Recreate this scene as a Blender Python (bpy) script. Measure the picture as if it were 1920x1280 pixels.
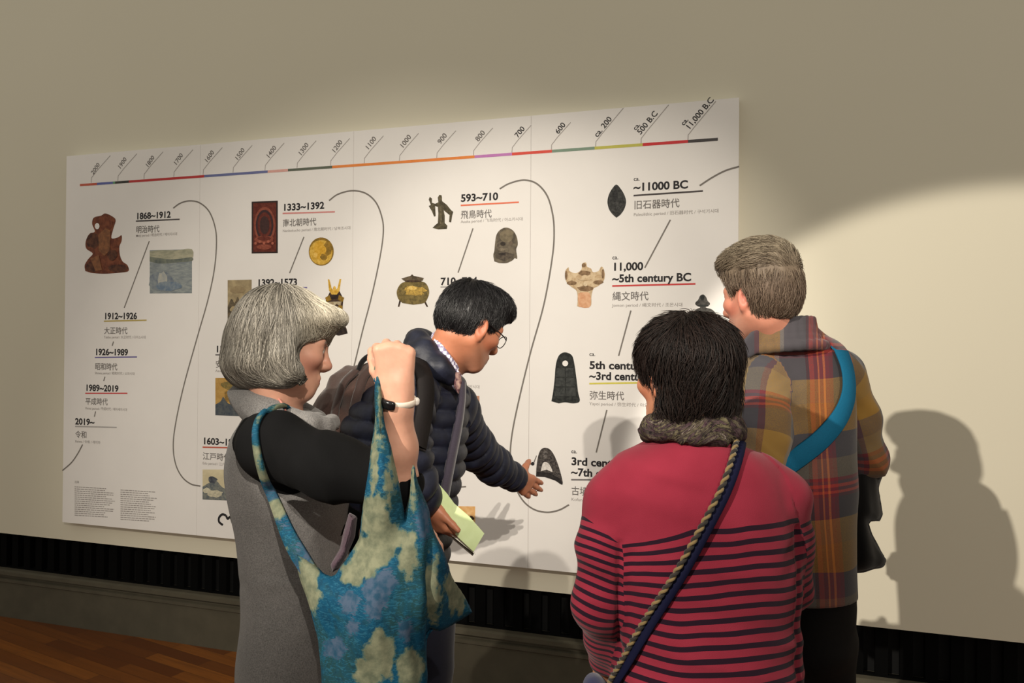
import bpy, math, random
import numpy as np
from mathutils import Vector, Matrix

for o in list(bpy.data.objects):
    bpy.data.objects.remove(o)
scene = bpy.context.scene
COL = scene.collection

# ------------------------------------------------------------------ camera
F_PX = 1450.0
CAM = np.array([0.08556, -3.26395, 1.55])
YAW, PITCH, ROLL = (math.radians(a) for a in (17.76778, 0.36877, 0.44024))
cam_d = bpy.data.cameras.new('camera')
cam_d.sensor_fit = 'HORIZONTAL'
cam_d.sensor_width = 36.0
cam_d.lens = 36.0 * F_PX / 1920.0
cam_d.clip_start = 0.05
cam = bpy.data.objects.new('camera', cam_d)
COL.objects.link(cam)
_f = Vector((-math.sin(YAW) * math.cos(PITCH), math.cos(YAW) * math.cos(PITCH), math.sin(PITCH)))
_r = _f.cross(Vector((0, 0, 1))).normalized()
_u = _r.cross(_f)
_r2 = _r * math.cos(ROLL) + _u * math.sin(ROLL)
_u2 = -_r * math.sin(ROLL) + _u * math.cos(ROLL)
_m = Matrix((_r2, _u2, -_f)).transposed().to_4x4()
_m.translation = Vector(CAM)
cam.matrix_world = _m
scene.camera = cam

# ------------------------------------------------------------------ view, world, lights
scene.view_settings.view_transform = 'Standard'
scene.view_settings.look = 'None'
scene.view_settings.gamma = 1.0
scene.view_settings.use_curve_mapping = False
scene.view_settings.exposure = 0.0

world = bpy.data.worlds.new('gallery_ambient')
scene.world = world
world.use_nodes = True
world.node_tree.nodes['Background'].inputs['Color'].default_value = (1.0, 0.94, 0.81, 1)
world.node_tree.nodes['Background'].inputs['Strength'].default_value = 0.55


def spot(name, loc, target, power, angle, blend, col=(1, 0.915, 0.79), size=0.03):
    d = bpy.data.lights.new(name, 'SPOT')
    d.energy = power
    d.spot_size = math.radians(angle)
    d.spot_blend = blend
    d.color = col
    d.shadow_soft_size = size
    o = bpy.data.objects.new(name, d)
    COL.objects.link(o)
    o.location = loc
    o.rotation_euler = (Vector(target) - Vector(loc)).to_track_quat('-Z', 'Y').to_euler()
    return o

#LIGHTS
spot('track_spotlight', (-1.9, -5.4, 3.45), (1.15, 0.0, 0.57), 1180, 27.4, 0.14, size=0.03)
spot('track_spotlight', (2.4, -6.2, 4.1), (-0.85, 0.0, 1.40), 800, 19.5, 0.55, size=0.03)
spot('track_spotlight', (1.9, -6.1, 4.05), (-1.72, 0.0, 1.28), 960, 24.5, 0.75, size=0.03)
#ENDLIGHTS

# ------------------------------------------------------------------ frames
# L frame: x right, y forward (horizontal), z up, origin on the ground under the camera
_cp, _sp, _cr, _sr = math.cos(PITCH), math.sin(PITCH), math.cos(ROLL), math.sin(ROLL)
_LF = np.array([0, _cp, _sp])
_LR0 = np.array([1.0, 0, 0])
_LU0 = np.cross(_LR0, _LF)
_LR = _LR0 * _cr + _LU0 * _sr
_LU = -_LR0 * _sr + _LU0 * _cr


def V(px, py, D):
    """point seen at photo pixel (px, py) at horizontal distance D, in the L frame"""
    d = _LF + _LR * ((px - 960) / F_PX) - _LU * ((py - 640) / F_PX)
    d = d * (D / d[1])
    return d + np.array([0, 0, CAM[2]])


_cy, _sy = math.cos(YAW), math.sin(YAW)


def L2W(p):
    p = np.asarray(p, float)
    return np.stack([_cy * p[..., 0] - _sy * p[..., 1] + CAM[0],
                     _sy * p[..., 0] + _cy * p[..., 1] + CAM[1], p[..., 2]], -1)


def B(px, py, y=0.0):
    """point of the board plane (world y) seen at a pixel -> (x, z)"""
    d = L2W(V(px, py, 1.0)) - CAM
    t = (y - CAM[1]) / d[1]
    q = CAM + d * t
    return q[0], q[2]


# ------------------------------------------------------------------ materials
def lin(c):
    return tuple(((v / 255.0 + 0.055) / 1.055) ** 2.4 if v > 10 else v / 255.0 / 12.92 for v in c)


class NT:
    def __init__(s, name):
        s.m = bpy.data.materials.new(name)
        s.m.use_nodes = True
        s.t = s.m.node_tree
        s.b = s.t.nodes['Principled BSDF']
        s.c = {}

    def n(s, kind, **kw):
        nd = s.t.nodes.new(kind)
        for k, v in kw.items():
            setattr(nd, k, v)
        return nd

    def l(s, a, b):
        s.t.links.new(a, b)

    def coord(s, out='Object', scale=(1, 1, 1)):
        tc = s.n('ShaderNodeTexCoord')
        mp = s.n('ShaderNodeMapping')
        mp.inputs['Scale'].default_value = scale
        s.l(tc.outputs[out], mp.inputs['Vector'])
        return mp.outputs['Vector']

    def noise(s, vec, scale, detail=3, rough=0.5, dist=0.0):
        nd = s.n('ShaderNodeTexNoise')
        nd.inputs['Scale'].default_value = scale
        nd.inputs['Detail'].default_value = detail
        nd.inputs['Roughness'].default_value = rough
        nd.inputs['Distortion'].default_value = dist
        s.l(vec, nd.inputs['Vector'])
        return nd.outputs['Fac']

    def ramp(s, fac, stops, interp='LINEAR'):
        nd = s.n('ShaderNodeValToRGB')
        cr = nd.color_ramp
        cr.interpolation = interp
        while len(cr.elements) < len(stops):
            cr.elements.new(0.5)
        for e, (p, c) in zip(cr.elements, stops):
            e.position = p
            e.color = (*c, 1)
        s.l(fac, nd.inputs['Fac'])
        return nd.outputs['Color']

    def mix(s, fac, a, b, mode='MIX'):
        nd = s.n('ShaderNodeMix', data_type='RGBA', blend_type=mode)
        for v, i in ((fac, 0), (a, 6), (b, 7)):
            if hasattr(v, 'links'):
                s.l(v, nd.inputs[i])
            elif isinstance(v, (int, float)):
                nd.inputs[i].default_value = v
            else:
                nd.inputs[i].default_value = (*v, 1)
        return nd.outputs[2]

    def math(s, op, a, b=None, c=None):
        nd = s.n('ShaderNodeMath', operation=op)
        for i, v in enumerate((a, b, c)):
            if v is None:
                continue
            if hasattr(v, 'links'):
                s.l(v, nd.inputs[i])
            else:
                nd.inputs[i].default_value = v
        return nd.outputs[0]

    def attr(s, name, out='Fac'):
        nd = s.n('ShaderNodeAttribute')
        nd.attribute_name = name
        return nd.outputs[out]

    def base(s, c):
        if hasattr(c, 'links'):
            s.l(c, s.b.inputs['Base Color'])
        else:
            s.b.inputs['Base Color'].default_value = (*c, 1)

    def bump(s, h, strength=0.3, dist=0.002):
        nd = s.n('ShaderNodeBump')
        nd.inputs['Strength'].default_value = strength
        nd.inputs['Distance'].default_value = dist
        s.l(h, nd.inputs['Height'])
        s.l(nd.outputs[0], s.b.inputs['Normal'])

    def rough(s, v):
        s.b.inputs['Roughness'].default_value = v


_MC = {}


def flat(col, var=0.12, scale=40, rough=0.6, bump=0.0, name=None, detail=4, spec=0.3):
    """plain colour with a little natural mottling; col in photo sRGB 0-255"""
    key = (col, var, scale, rough, bump)
    if key in _MC:
        return _MC[key]
    t = NT(name or 'surface')
    c = lin(col)
    f = t.noise(t.coord(), scale, detail)
    a = tuple(v * (1 - var) for v in c)
    b = tuple(min(1, v * (1 + var)) for v in c)
    t.base(t.ramp(f, [(0.3, a), (0.7, b)]))
    t.rough(rough)
    t.b.inputs['Specular IOR Level'].default_value = spec
    if bump:
        t.bump(f, bump, 0.003)
    _MC[key] = t.m
    return t.m


def duo(c1, c2, scale=30, rough=0.6, aniso=(1, 1, 1), dist=0.5, name='print'):
    key = ('duo', c1, c2, scale, rough, aniso)
    if key in _MC:
        return _MC[key]
    t = NT(name)
    f = t.noise(t.coord(scale=aniso), scale, 4, 0.6, dist)
    t.base(t.ramp(f, [(0.38, lin(c1)), (0.62, lin(c2))]))
    t.rough(rough)
    t.b.inputs['Specular IOR Level'].default_value = 0.2
    _MC[key] = t.m
    return t.m


# ------------------------------------------------------------------ object helpers
def link(o, parent=None):
    COL.objects.link(o)
    if parent is not None:
        o.parent = parent
    return o


def tag(o, label=None, cat=None, group=None, kind=None):
    if label:
        o['label'] = label
    if cat:
        o['category'] = cat
    if group:
        o['group'] = group
    if kind:
        o['kind'] = kind
    return o


def mesh_obj(name, verts, faces, mats, parent=None, smooth=False, midx=None):
    me = bpy.data.meshes.new(name)
    me.from_pydata([tuple(map(float, v)) for v in verts], [], [tuple(map(int, f)) for f in faces])
    if not isinstance(mats, (list, tuple)):
        mats = [mats]
    for m in mats:
        me.materials.append(m)
    if midx is not None:
        me.polygons.foreach_set('material_index', np.asarray(midx, np.int32))
    if smooth:
        me.polygons.foreach_set('use_smooth', np.ones(len(me.polygons), bool))
    me.update()
    return link(bpy.data.objects.new(name, me), parent)


def empty(name, loc=(0, 0, 0), rz=0.0):
    o = bpy.data.objects.new(name, None)
    o.empty_display_size = 0.1
    o.location = loc
    o.rotation_euler = (0, 0, rz)
    return link(o)


def box(x0, x1, y0, y1, z0, z1, V0=None, F0=None):
    V0 = [] if V0 is None else V0
    F0 = [] if F0 is None else F0
    b = len(V0)
    V0 += [(x0, y0, z0), (x1, y0, z0), (x1, y1, z0), (x0, y1, z0), (x0, y0, z1), (x1, y0, z1), (x1, y1, z1), (x0, y1, z1)]
    F0 += [[b + i for i in f] for f in ((3, 2, 1, 0), (4, 5, 6, 7), (0, 1, 5, 4), (1, 2, 6, 5), (2, 3, 7, 6), (3, 0, 4, 7))]
    return V0, F0


# ------------------------------------------------------------------ room
WY = 0.050           # wall face
ZW = 0.467           # foot of the painted wall
t = NT('painted_wall')
vec = t.coord()
f1 = t.noise(vec, 1.2, 3)
t.base(t.mix(f1, (0.655, 0.612, 0.49), (0.69, 0.645, 0.515)))
f2 = t.noise(vec, 260, 3)
t.bump(f2, 0.12, 0.001)
t.rough(0.8)
M_WALL = t.m
w = mesh_obj('wall_back', *box(-9, 6, WY, WY + 0.3, ZW, 5.0), M_WALL)
tag(w, kind='structure')

t = NT('parquet')
vec = t.coord(scale=(1, 1, 1))
rot = t.n('ShaderNodeMapping')
rot.inputs['Rotation'].default_value = (0, 0, math.radians(12))
t.l(vec, rot.inputs['Vector'])
br = t.n('ShaderNodeTexBrick')
br.inputs['Scale'].default_value = 1.0
br.inputs['Brick Width'].default_value = 0.6
br.inputs['Row Height'].default_value = 0.075
br.inputs['Mortar Size'].default_value = 0.0012
br.inputs['Color1'].default_value = (0.12, 0.030, 0.005, 1)
br.inputs['Color2'].default_value = (0.34, 0.11, 0.014, 1)
br.inputs['Mortar'].default_value = (0.03, 0.012, 0.004, 1)
t.l(rot.outputs[0], br.inputs['Vector'])
st = t.n('ShaderNodeMapping')
st.inputs['Scale'].default_value = (3, 60, 1)
t.l(rot.outputs[0], st.inputs['Vector'])
gr = t.noise(st.outputs[0], 1.0, 5, 0.6, 0.4)
t.base(t.mix(gr, br.outputs['Color'], (0.09, 0.028, 0.007), 'MIX'))
t.rough(0.32)
fl = mesh_obj('floor', *box(-9, 6, -7, 0.4, -0.05, 0.0), t.m)
tag(fl, kind='structure')

# stone plinth below the heating slot: a face with two small mouldings on top
M_STONE = flat((78, 73, 60), 0.10, 14, 0.7, 0.1, 'painted_plinth')
prof = [(0.40, 0.0), (WY - 0.012, 0.0), (WY - 0.012, 0.195), (WY - 0.02, 0.200), (WY - 0.02, 0.216), (WY - 0.006, 0.222),
        (WY - 0.006, 0.236), (WY - 0.03, 0.243), (WY - 0.03, 0.262), (WY - 0.015, 0.268), (0.40, 0.268)]
vs = [(x, y, z) for x in (-9, 6) for (y, z) in prof]
n = len(prof)
fs = [(i, (i + 1) % n, n + (i + 1) % n, n + i) for i in range(n)] + [tuple(range(n))[::-1], tuple(range(n, 2 * n))]
tag(mesh_obj('baseboard_back', vs, fs, M_STONE), kind='structure')
# dark recess behind the heating slot
M_DARK = flat((9, 9, 9), 0.1, 10, 0.8, 0, 'slot_black')
rv, rf = box(-9, 6, WY + 0.07, WY + 0.11, 0.268, ZW)
tag(mesh_obj('trim_1', rv, rf, M_DARK), kind='structure')
# upright fins of the heating slot with a dark rail above and below
V0, F0 = [], []
box(-9, 6, WY + 0.02, WY + 0.045, 0.268, 0.276, V0, F0)
x = -8.98
while x < 5.98:
    box(x, x + 0.045, WY + 0.022, WY + 0.05, 0.272, ZW, V0, F0)
    x += 0.088
tag(mesh_obj('trim_2', V0, F0, flat((7, 7, 7), 0.1, 20, 0.9, 0, 'dark_metal', 4, 0.05)), kind='structure')

# ------------------------------------------------------------------ timeline board
BW, BZ0, BZ1 = 3.51709, 0.57756, 2.56756
board = empty('display_board', (-BW / 2, WY, BZ0))
tag(board, 'wide white timeline board with dates, curving lines and small pictures on the wall', 'display board')
BO = np.array([-BW / 2, WY, BZ0])
M_BOARD = flat((238, 234, 230), 0.015, 6, 0.55, 0, 'board_white')


def bpart(name, verts, faces, mats, midx=None):
    return mesh_obj(name, np.asarray(verts, float) - BO, faces, mats, board, midx=midx)


for i in range(4):
    a = -BW + BW / 4 * i
    b = a + BW / 4
    g0 = 0.0007 if i else 0
    g1 = 0.0007 if i < 3 else 0
    bpart('board_sheet', *box(a + g0, b - g1, 0.0, WY, BZ0, BZ1), M_BOARD)
YP = -0.0007   # ink lies a hair in front of the sheets


def spline(pts, n=10):
    pts = [np.array(p, float) for p in pts]
    P = [2 * pts[0] - pts[1]] + pts + [2 * pts[-1] - pts[-2]]
    out = []
    for i in range(1, len(P) - 2):
        for k in range(n):
            s = k / n
            a, b, c, d = P[i - 1], P[i], P[i + 1], P[i + 2]
            out.append(0.5 * (2 * b + (c - a) * s + (2 * a - 5 * b + 4 * c - d) * s ** 2 + (3 * b - a - 3 * c + d) * s ** 3))
    out.append(pts[-1])
    return np.array(out)


def bline(name, pts, width, mat, smooth=True):
    """inked line through photo points; width in metres"""
    q = spline(pts) if smooth and len(pts) > 2 else np.array(pts, float)
    q = np.array([B(*p) for p in q])
    d = np.gradient(q, axis=0)
    d /= np.linalg.norm(d, axis=1)[:, None]
    nn = np.stack([-d[:, 1], d[:, 0]], 1) * width / 2
    vs = [(*(p + s * m),) for p, m in zip(q, nn) for s in (-1, 1)]
    vs = [(v[0], YP, v[1]) for v in vs]
    fs = [(2 * i, 2 * i + 2, 2 * i + 3, 2 * i + 1) for i in range(len(q) - 1)]
    fs = [f[::-1] for f in fs]
    return bpart(name, vs, fs, mat)


_TC = {}


def glyphs(body, bold):
    k = (body, bold)
    if k not in _TC:
        c = bpy.data.curves.new('t', 'FONT')
        c.body = body
        c.offset = bold
        c.resolution_u = 4
        o = bpy.data.objects.new('t', c)
        COL.objects.link(o)
        dg = bpy.context.evaluated_depsgraph_get()
        dg.update()
        m = bpy.data.meshes.new_from_object(o.evaluated_get(dg))
        vs = np.array([v.co[:] for v in m.vertices])
        fs = [tuple(p.vertices) for p in m.polygons]
        bpy.data.objects.remove(o)
        bpy.data.curves.remove(c)
        bpy.data.meshes.remove(m)
        _TC[k] = (vs, fs)
    return _TC[k]


def btext(name, body, px, py, cap, mat, bold=0.0, width=None, ang=0.0, yo=0.0):
    """text whose first baseline starts at photo point; cap height, width in metres"""
    vs, fs = glyphs(body, bold)
    x0, z0 = B(px, py)
    sc = cap / 0.70
    sx = sc if width is None else width / (vs[:, 0].max() - min(0, vs[:, 0].min()))
    X = vs[:, 0] * sx
    Z = vs[:, 1] * sc
    c, s = math.cos(ang), math.sin(ang)
    P = np.stack([x0 + c * X - s * Z, np.full(len(X), YP - yo), z0 + s * X + c * Z], 1)
    return bpart(name, P, fs, mat)


INK = flat((38, 36, 38), 0.05, 60, 0.6, 0, 'ink_black')
INK2 = flat((112, 107, 104), 0.05, 60, 0.6, 0, 'ink_grey')
INK3 = flat((160, 154, 150), 0.05, 60, 0.6, 0, 'ink_pale')
LINE = flat((124, 118, 112), 0.05, 60, 0.6, 0, 'ink_line')
HUE = {'grey': (120, 116, 116), 'gold': (186, 164, 92), 'purple': (112, 104, 160), 'red': (205, 66, 66), 'dark': (72, 66, 66),
       'pink': (214, 140, 136), 'rust': (196, 96, 76), 'yellow': (212, 200, 84), 'orange': (230, 120, 90), 'pale': (176, 172, 170)}


def width_px(x0, y0, x1, y1):
    a, b = np.array(B(x0, y0)), np.array(B(x1, y1))
    return float(np.linalg.norm(b - a))


CAPH, KAN, SML = 0.0325, 0.0365, 0.0125


def era(date, kan, small, hx, hy, hx1, ux1, uy0, uy1, hue, kx1, ky, sx1, sy, ca=None, second=None):
    """one dated entry; heading baseline (hx,hy)..hx1, underline to ux1, kanji baseline ky, caption baseline sy"""
    if ca:
        btext('date_prefix', 'ca.', hx, ca, 0.017, INK, 0.012)
    btext('date_heading', date, hx, hy, CAPH, INK, 0.030, width_px(hx, hy, hx1, hy - (hx1 - hx) * 0.045))
    if second:
        btext('date_heading', second[0], hx, second[1], CAPH, INK, 0.030, width_px(hx, second[1], second[2], second[1] - 2))
    bline('heading_rule', [(hx, uy0), (ux1, uy1)], 0.007, flat(HUE[hue], 0.05, 60, 0.6, 0, 'ink_' + hue))
    btext('era_title', kan, hx, ky, KAN * 0.78, INK2, 0.008, width_px(hx, ky, kx1, ky - 2))
    btext('era_caption', small, hx, sy, SML, INK3, 0.004, width_px(hx, sy, sx1, sy - 4))


era('1868~1912', '明治時代', 'Meiji period / 明治时代 / 메이지시대', 255, 411, 320, 337, 414.5, 411, 'dark', 299, 436, 332, 444)
era('1912~1926', '大正時代', 'Taisho period / 大正时代 / 다이쇼시대', 195, 598, 257, 275, 602, 600, 'gold', 239, 625, 273, 634)
era('1926~1989', '昭和時代', 'Showa period / 昭和时代 / 쇼와시대', 178, 665, 240, 257, 670, 669, 'purple', 220, 692, 252, 701)
era('1989~2019', '平成時代', 'Heisei period / 平成时代 / 헤이세이시대', 160, 732, 222, 239, 737, 737, 'red', 202, 757, 238, 767)
era('2019~', '令和', 'Reiwa / 令和 / 레이와', 141, 795, 177, 219, 799, 801, 'pale', 162, 819, 188, 829)
era('1333~1392', '南北朝時代', 'Nanbokucho period / 南北朝时代 / 남북조시대', 530, 395, 608, 628, 400, 397, 'pink', 593, 424, 657, 435)
era('1392~1573', '室町時代', 'Muromachi period / 室町时代 / 무로마치시대', 482, 536, 557, 576, 541, 539, 'purple', 530, 563, 600, 573)
era('1573~1603', '安土桃山時代', 'Azuchi-Momoyama period / 安土桃山时代', 404, 660, 478, 494, 665, 665, 'grey', 482, 688, 520, 697)
era('1603~1868', '江戸時代', 'Edo period / 江户时代 / 에도시대', 380, 832, 452, 470, 838, 840, 'rust', 432, 860, 460, 870)
era('593~710', '飛鳥時代', 'Asuka period / 飞鸟时代 / 아스카시대', 864, 378, 934, 973, 385, 379, 'orange', 922, 409, 980, 418)
era('710~794', '奈良時代', 'Nara period / 奈良时代 / 나라시대', 826, 534, 895, 920, 538, 536, 'pale', 884, 562, 950, 572)
era('~11000 BC', '旧石器時代', 'Paleolithic period / 旧石器时代 / 구석기시대', 1188, 358, 1290, 1318, 366.5, 358, 'dark', 1274, 391, 1347, 405, ca=339)
era('11,000', '縄文時代', 'Jomon period / 绳文时代 / 조몬시대', 1148, 507, 1206, 1304, 536, 532, 'red', 1216, 562, 1280, 575, ca=486, second=('~5th century BC', 529, 1296))
era('5th century BC', '弥生時代', 'Yayoi period / 弥生时代 / 야요이시대', 1105, 691, 1249, 1275, 719, 716, 'yellow', 1170, 747, 1240, 759, ca=667, second=('~3rd century AD', 711, 1255))
era('3rd century AD', '古墳時代', 'Kofun period / 古坟时代 / 고분시대', 1071, 871, 1215, 1235, 899, 900, 'grey', 1134, 926, 1200, 938, ca=849, second=('~7th century AD', 891, 1220))
for px0, py0, px1 in ((866, 727, 899), (840, 879, 876)):
    btext('era_caption', '헤이안시대', px0, py0, SML, INK3, 0.004, width_px(px0, py0, px1, py0 - 1))

for pts in ([(325, 390), (338, 381), (355, 376.5), (374, 380), (392, 396), (403, 424), (406, 455), (402, 505), (390, 562), (370, 632), (346, 718), (331, 785), (325, 832), (329, 868), (341, 893), (358, 907), (376, 911)],
            [(617, 376), (634, 364), (660, 357.5), (685, 362), (704, 378), (715, 403), (719, 432), (713, 480), (697, 555), (680, 620), (664, 686), (648, 750)],
            [(937, 354), (955, 344), (982, 337.5), (1006, 344), (1025, 365), (1035, 395), (1039, 430), (1036, 480), (1020, 570), (995, 660), (973, 750), (960, 815), (957, 862), (964, 905), (979, 936), (1000, 954), (1025, 960), (1048, 956), (1067, 946)],
            [(1312, 348), (1335, 333), (1360, 320), (1386, 312)],
            [(155, 833), (146, 850), (134, 867), (117, 882)]):
    bline('flowing_line', pts, 0.0072, LINE)
for pts in ([(280, 452), (233, 577)], [(570, 444), (543, 512)], [(887, 428), (859, 511)], [(1257, 412), (1209, 502)], [(1183, 582), (1160, 667)],
            [(1138, 768), (1118, 848)], [(213, 640), (210.5, 648)], [(197, 706), (194.5, 714)], [(179.5, 771), (177, 781)], [(846, 914), (874, 912)]):
    bline('connector_line', pts, 0.0062, LINE, False)

bar = [(150, 'rust'), (182, (96, 104, 168)), (212, (96, 150, 110)), (216, (62, 62, 58)), (242, (190, 56, 56)), (383, (110, 116, 162)), (502, (222, 170, 160)),
       (540, (98, 104, 90)), (623, (232, 138, 70)), (890, (196, 128, 190)), (960, (222, 86, 74)), (1035, (128, 150, 132)), (1115, (196, 190, 92)), (1205, (206, 58, 62)), (1290, (76, 72, 72)), (1346, None)]


def bar_y(px):
    return 347 + (px - 150) * (261 - 347) / (1346 - 150.0)


for (a, c), (b, _) in zip(bar[:-1], bar[1:]):
    c = HUE[c] if isinstance(c, str) else c
    bline('timeline_bar', [(a, bar_y(a)), (b, bar_y(b))], 0.0125, flat(c, 0.04, 60, 0.6, 0, 'ink_bar'), False)
labs = [('2000', 175, 328, 171), ('1900', 225, 318, 221), ('1800', 277, 315, 270), ('1700', 330, 311, 326), ('1600', 388, 306, 381), ('1500', 445, 302, 437), ('1400', 504, 298, 497),
        ('1300', 564, 293, 557), ('1200', 627, 288, 620), ('1100', 690, 282, 683), ('1000', 755, 279, 749), ('900', 826, 271, 819), ('800', 897, 266, 888), ('700', 971, 259, 960),
        ('600', 1047, 252, 1034), ('ca. 200', 1120, 258, 1117), ('500 B.C', 1201, 253, 1202), ('11,000 B.C', 1292, 244, 1290)]
for s, px, py, tx in labs:
    btext('timeline_label', s, px, py, 0.024, INK2 if px < 950 else INK, 0.012, ang=math.radians(49))
    ty = bar_y(tx) - 3
    bline('timeline_tick', [(tx, ty), (tx + 0.5, ty - 9), (tx + 12, ty - 24), (tx + (36 if px < 1100 else 52), ty - (51 if px < 1100 else 72))], 0.003, INK3, False)
for px, py in ((1197, 245), (1287, 236)):
    btext('timeline_label', 'ca.', px - 5, py, 0.020, INK, 0.012, ang=math.radians(49))

# two columns of tiny credit lines, far too small to read in the photo
rng = random.Random(4)
btext('credit_heading', '出典', 140, 905, 0.011, INK3)
for cx0, cx1, y0, y1, nl in ((140, 216, 913, 966, 15), (226, 296, 919, 974, 15)):
    V0, F0 = [], []
    for k in range(nl):
        yy = y0 + (y1 - y0) * k / (nl - 1)
        xx = cx0
        end = cx0 + (cx1 - cx0) * (0.72 + 0.28 * rng.random())
        while xx < end:
            wl = 2 + 5 * rng.random()
            a = B(xx, yy + (xx - cx0) * 0.06)
            b = B(min(end, xx + wl), yy + (min(end, xx + wl) - cx0) * 0.06)
            i = len(V0)
            V0 += [(a[0], YP, a[1]), (b[0], YP, b[1]), (b[0], YP, b[1] + 0.0042), (a[0], YP, a[1] + 0.0042)]
            F0.append((i, i + 1, i + 2, i + 3))
            xx += wl + 1.0
    bpart('credit_lines', V0, F0, INK3)


# ---- printed pictures: flat layers of ink, given as outlines in the photo
def blob(cx, cy, rx, ry, n=20, a0=0.0, wob=0.0, seed=0):
    r = random.Random(seed)
    return [(cx + rx * (1 + wob * (r.random() - .5)) * math.cos(a0 + 2 * math.pi * i / n), cy + ry * (1 + wob * (r.random() - .5)) * math.sin(a0 + 2 * math.pi * i / n)) for i in range(n)]


def picture(label, layers):
    vs, fs, mats, mi = [], [], [], []
    for k, (poly, m) in enumerate(layers):
        y = YP - 0.0003 * k
        pts = [B(*p) for p in poly]
        area = sum(a[0] * b[1] - b[0] * a[1] for a, b in zip(pts, pts[1:] + pts[:1]))
        if area < 0:
            pts = pts[::-1]
        i = len(vs)
        vs += [(p[0], y, p[1]) for p in pts]
        fs.append(tuple(range(i, i + len(pts))))
        if m not in mats:
            mats.append(m)
        mi.append(mats.index(m))
    o = bpart('printed_picture', vs, fs, mats, mi)
    o['label'] = label
    return o


def quad(x0, y0, x1, y1, s=0.0):
    return [(x0, y0), (x1, y0 + s), (x1, y1 + s * 0.3), (x0, y1)]


brown, brown2, brown3 = duo((98, 52, 38), (132, 76, 52), 40), duo((66, 40, 34), (104, 66, 48), 40), duo((120, 80, 56), (150, 100, 66), 40)
picture('print of a brown wood carving', [
    (spline([(160, 508), (159, 497), (166, 485), (174, 475), (162, 466), (161, 452), (168, 438), (178, 434), (173, 420), (176, 408), (190, 404), (197, 400), (208, 404), (217, 412), (213, 427), (209, 446), (221, 445), (228, 441), (228, 452), (224, 462), (225, 478), (230, 490), (239, 497), (241, 508), (225, 511), (200, 513), (175, 512), (160, 508)], 4)[:-1].tolist(), brown),
    (blob(175, 451, 13, 15, 14, 0, .3, 1), brown2), (blob(222, 503, 18, 8, 14, 0, .2, 2), brown2), (blob(175, 500, 13, 10, 14, 0, .3, 3), brown2), (blob(198, 418, 13, 12, 12, 0, .3, 5), brown),
    ([(185, 440), (198, 428), (208, 432), (206, 470), (196, 480), (186, 470)], brown3), (blob(211, 478, 9, 10, 12, 0, .3, 6), brown2), ([(170, 485), (186, 478), (192, 506), (180, 508)], brown3),
    (blob(183, 424, 4.5, 6, 10), M_BOARD)])
picture('print of a hazy lake landscape', [
    (quad(281, 469, 360, 550, -2), duo((128, 136, 140), (156, 162, 160), 24, .6, (1, 1, 4))), (spline([(281, 471), (300, 469), (330, 469), (360, 467), (360, 486), (340, 490), (315, 487), (296, 491), (281, 484)], 3).tolist(), duo((152, 152, 132), (180, 176, 152), 24, .6, (1, 1, 3))),
    (spline([(281, 481), (300, 484), (320, 486), (345, 484), (360, 482), (360, 489), (330, 492), (300, 494), (281, 490)], 3).tolist(), duo((96, 104, 100), (126, 130, 116), 30)), (blob(303, 528, 24, 18, 16, 0, .3, 9), duo((108, 118, 134), (142, 150, 152), 30)), (blob(305, 524, 10, 14, 14, 0, .3, 8), duo((186, 184, 172), (160, 164, 164), 50)), (blob(316, 536, 26, 9, 14, 0, .3, 12), duo((104, 122, 142), (140, 150, 156), 40))])
red1, red2 = duo((92, 40, 34), (112, 56, 44), 60), duo((150, 84, 66), (128, 64, 50), 90)
lay = [(quad(472, 378, 521, 475, -2), flat((50, 36, 34), .1)), (quad(475, 381, 518, 472, -1.5), red1)]
for k, (rx, ry) in enumerate(((20, 34), (16.5, 29), (13, 24), (9, 17))):
    lay.append((blob(496.5, 422, rx, ry, 22), (red2, flat((58, 36, 38), .2, 80), red1, flat((64, 40, 38), .2, 80))[k]))
lay += [(blob(496, 449, 18, 7, 16, 0, .3, 3), red2), (blob(496, 447, 13, 4, 12), red1), (blob(496, 463, 14, 5, 14), red2)]
for q in range(5):
    lay.append((blob(480 + 8 * q, 456 - (q % 2) * 3, 2.5, 3, 8), flat((170, 96, 76), .1)))
picture('print of a dark red ornamental hanging', lay)
gold1, gold2 = duo((192, 148, 48), (226, 186, 88), 60), duo((120, 96, 40), (160, 124, 50), 60)
picture('print of a round gilt disc', [(blob(602.5, 471.5, 23.5, 26.5, 30), gold2), (blob(602, 473, 21.5, 23, 30), gold1), (blob(614, 466, 9, 13, 16, 0, .3, 2), gold2), (blob(600, 469, 11, 16, 16, 0, .4, 6), duo((224, 176, 70), (200, 150, 40), 90)), (blob(607, 482, 7, 6, 12, 0, .4, 7), gold2), (blob(592, 478, 4, 6, 10, 0, .4, 9), duo((236, 200, 110), (220, 170, 70), 90))])
tan1, tan2 = duo((150, 134, 104), (178, 160, 124), 20), duo((78, 70, 56), (120, 106, 84), 50)
picture('print of a tan ink landscape', [(quad(427, 525, 472, 610, -1), tan1), (spline([(427, 575), (434, 560), (440, 568), (446, 556), (452, 570), (460, 562), (472, 574), (472, 602), (455, 606), (440, 598), (427, 604)], 3).tolist(), tan2), (blob(440, 580, 8, 6, 12, 0, .4, 3), tan1), (blob(462, 590, 8, 8, 12, 0, .4, 4), duo((168, 158, 132), (120, 110, 86), 60)), (blob(450, 594, 6, 5, 10, 0, .4, 5), tan1), (blob(446, 543, 16, 7, 12, 0, .3, 8), duo((164, 146, 112), (146, 128, 98), 30))])
dk, dk2 = duo((52, 40, 34), (84, 66, 52), 70), duo((34, 28, 28), (56, 46, 42), 60)
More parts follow.
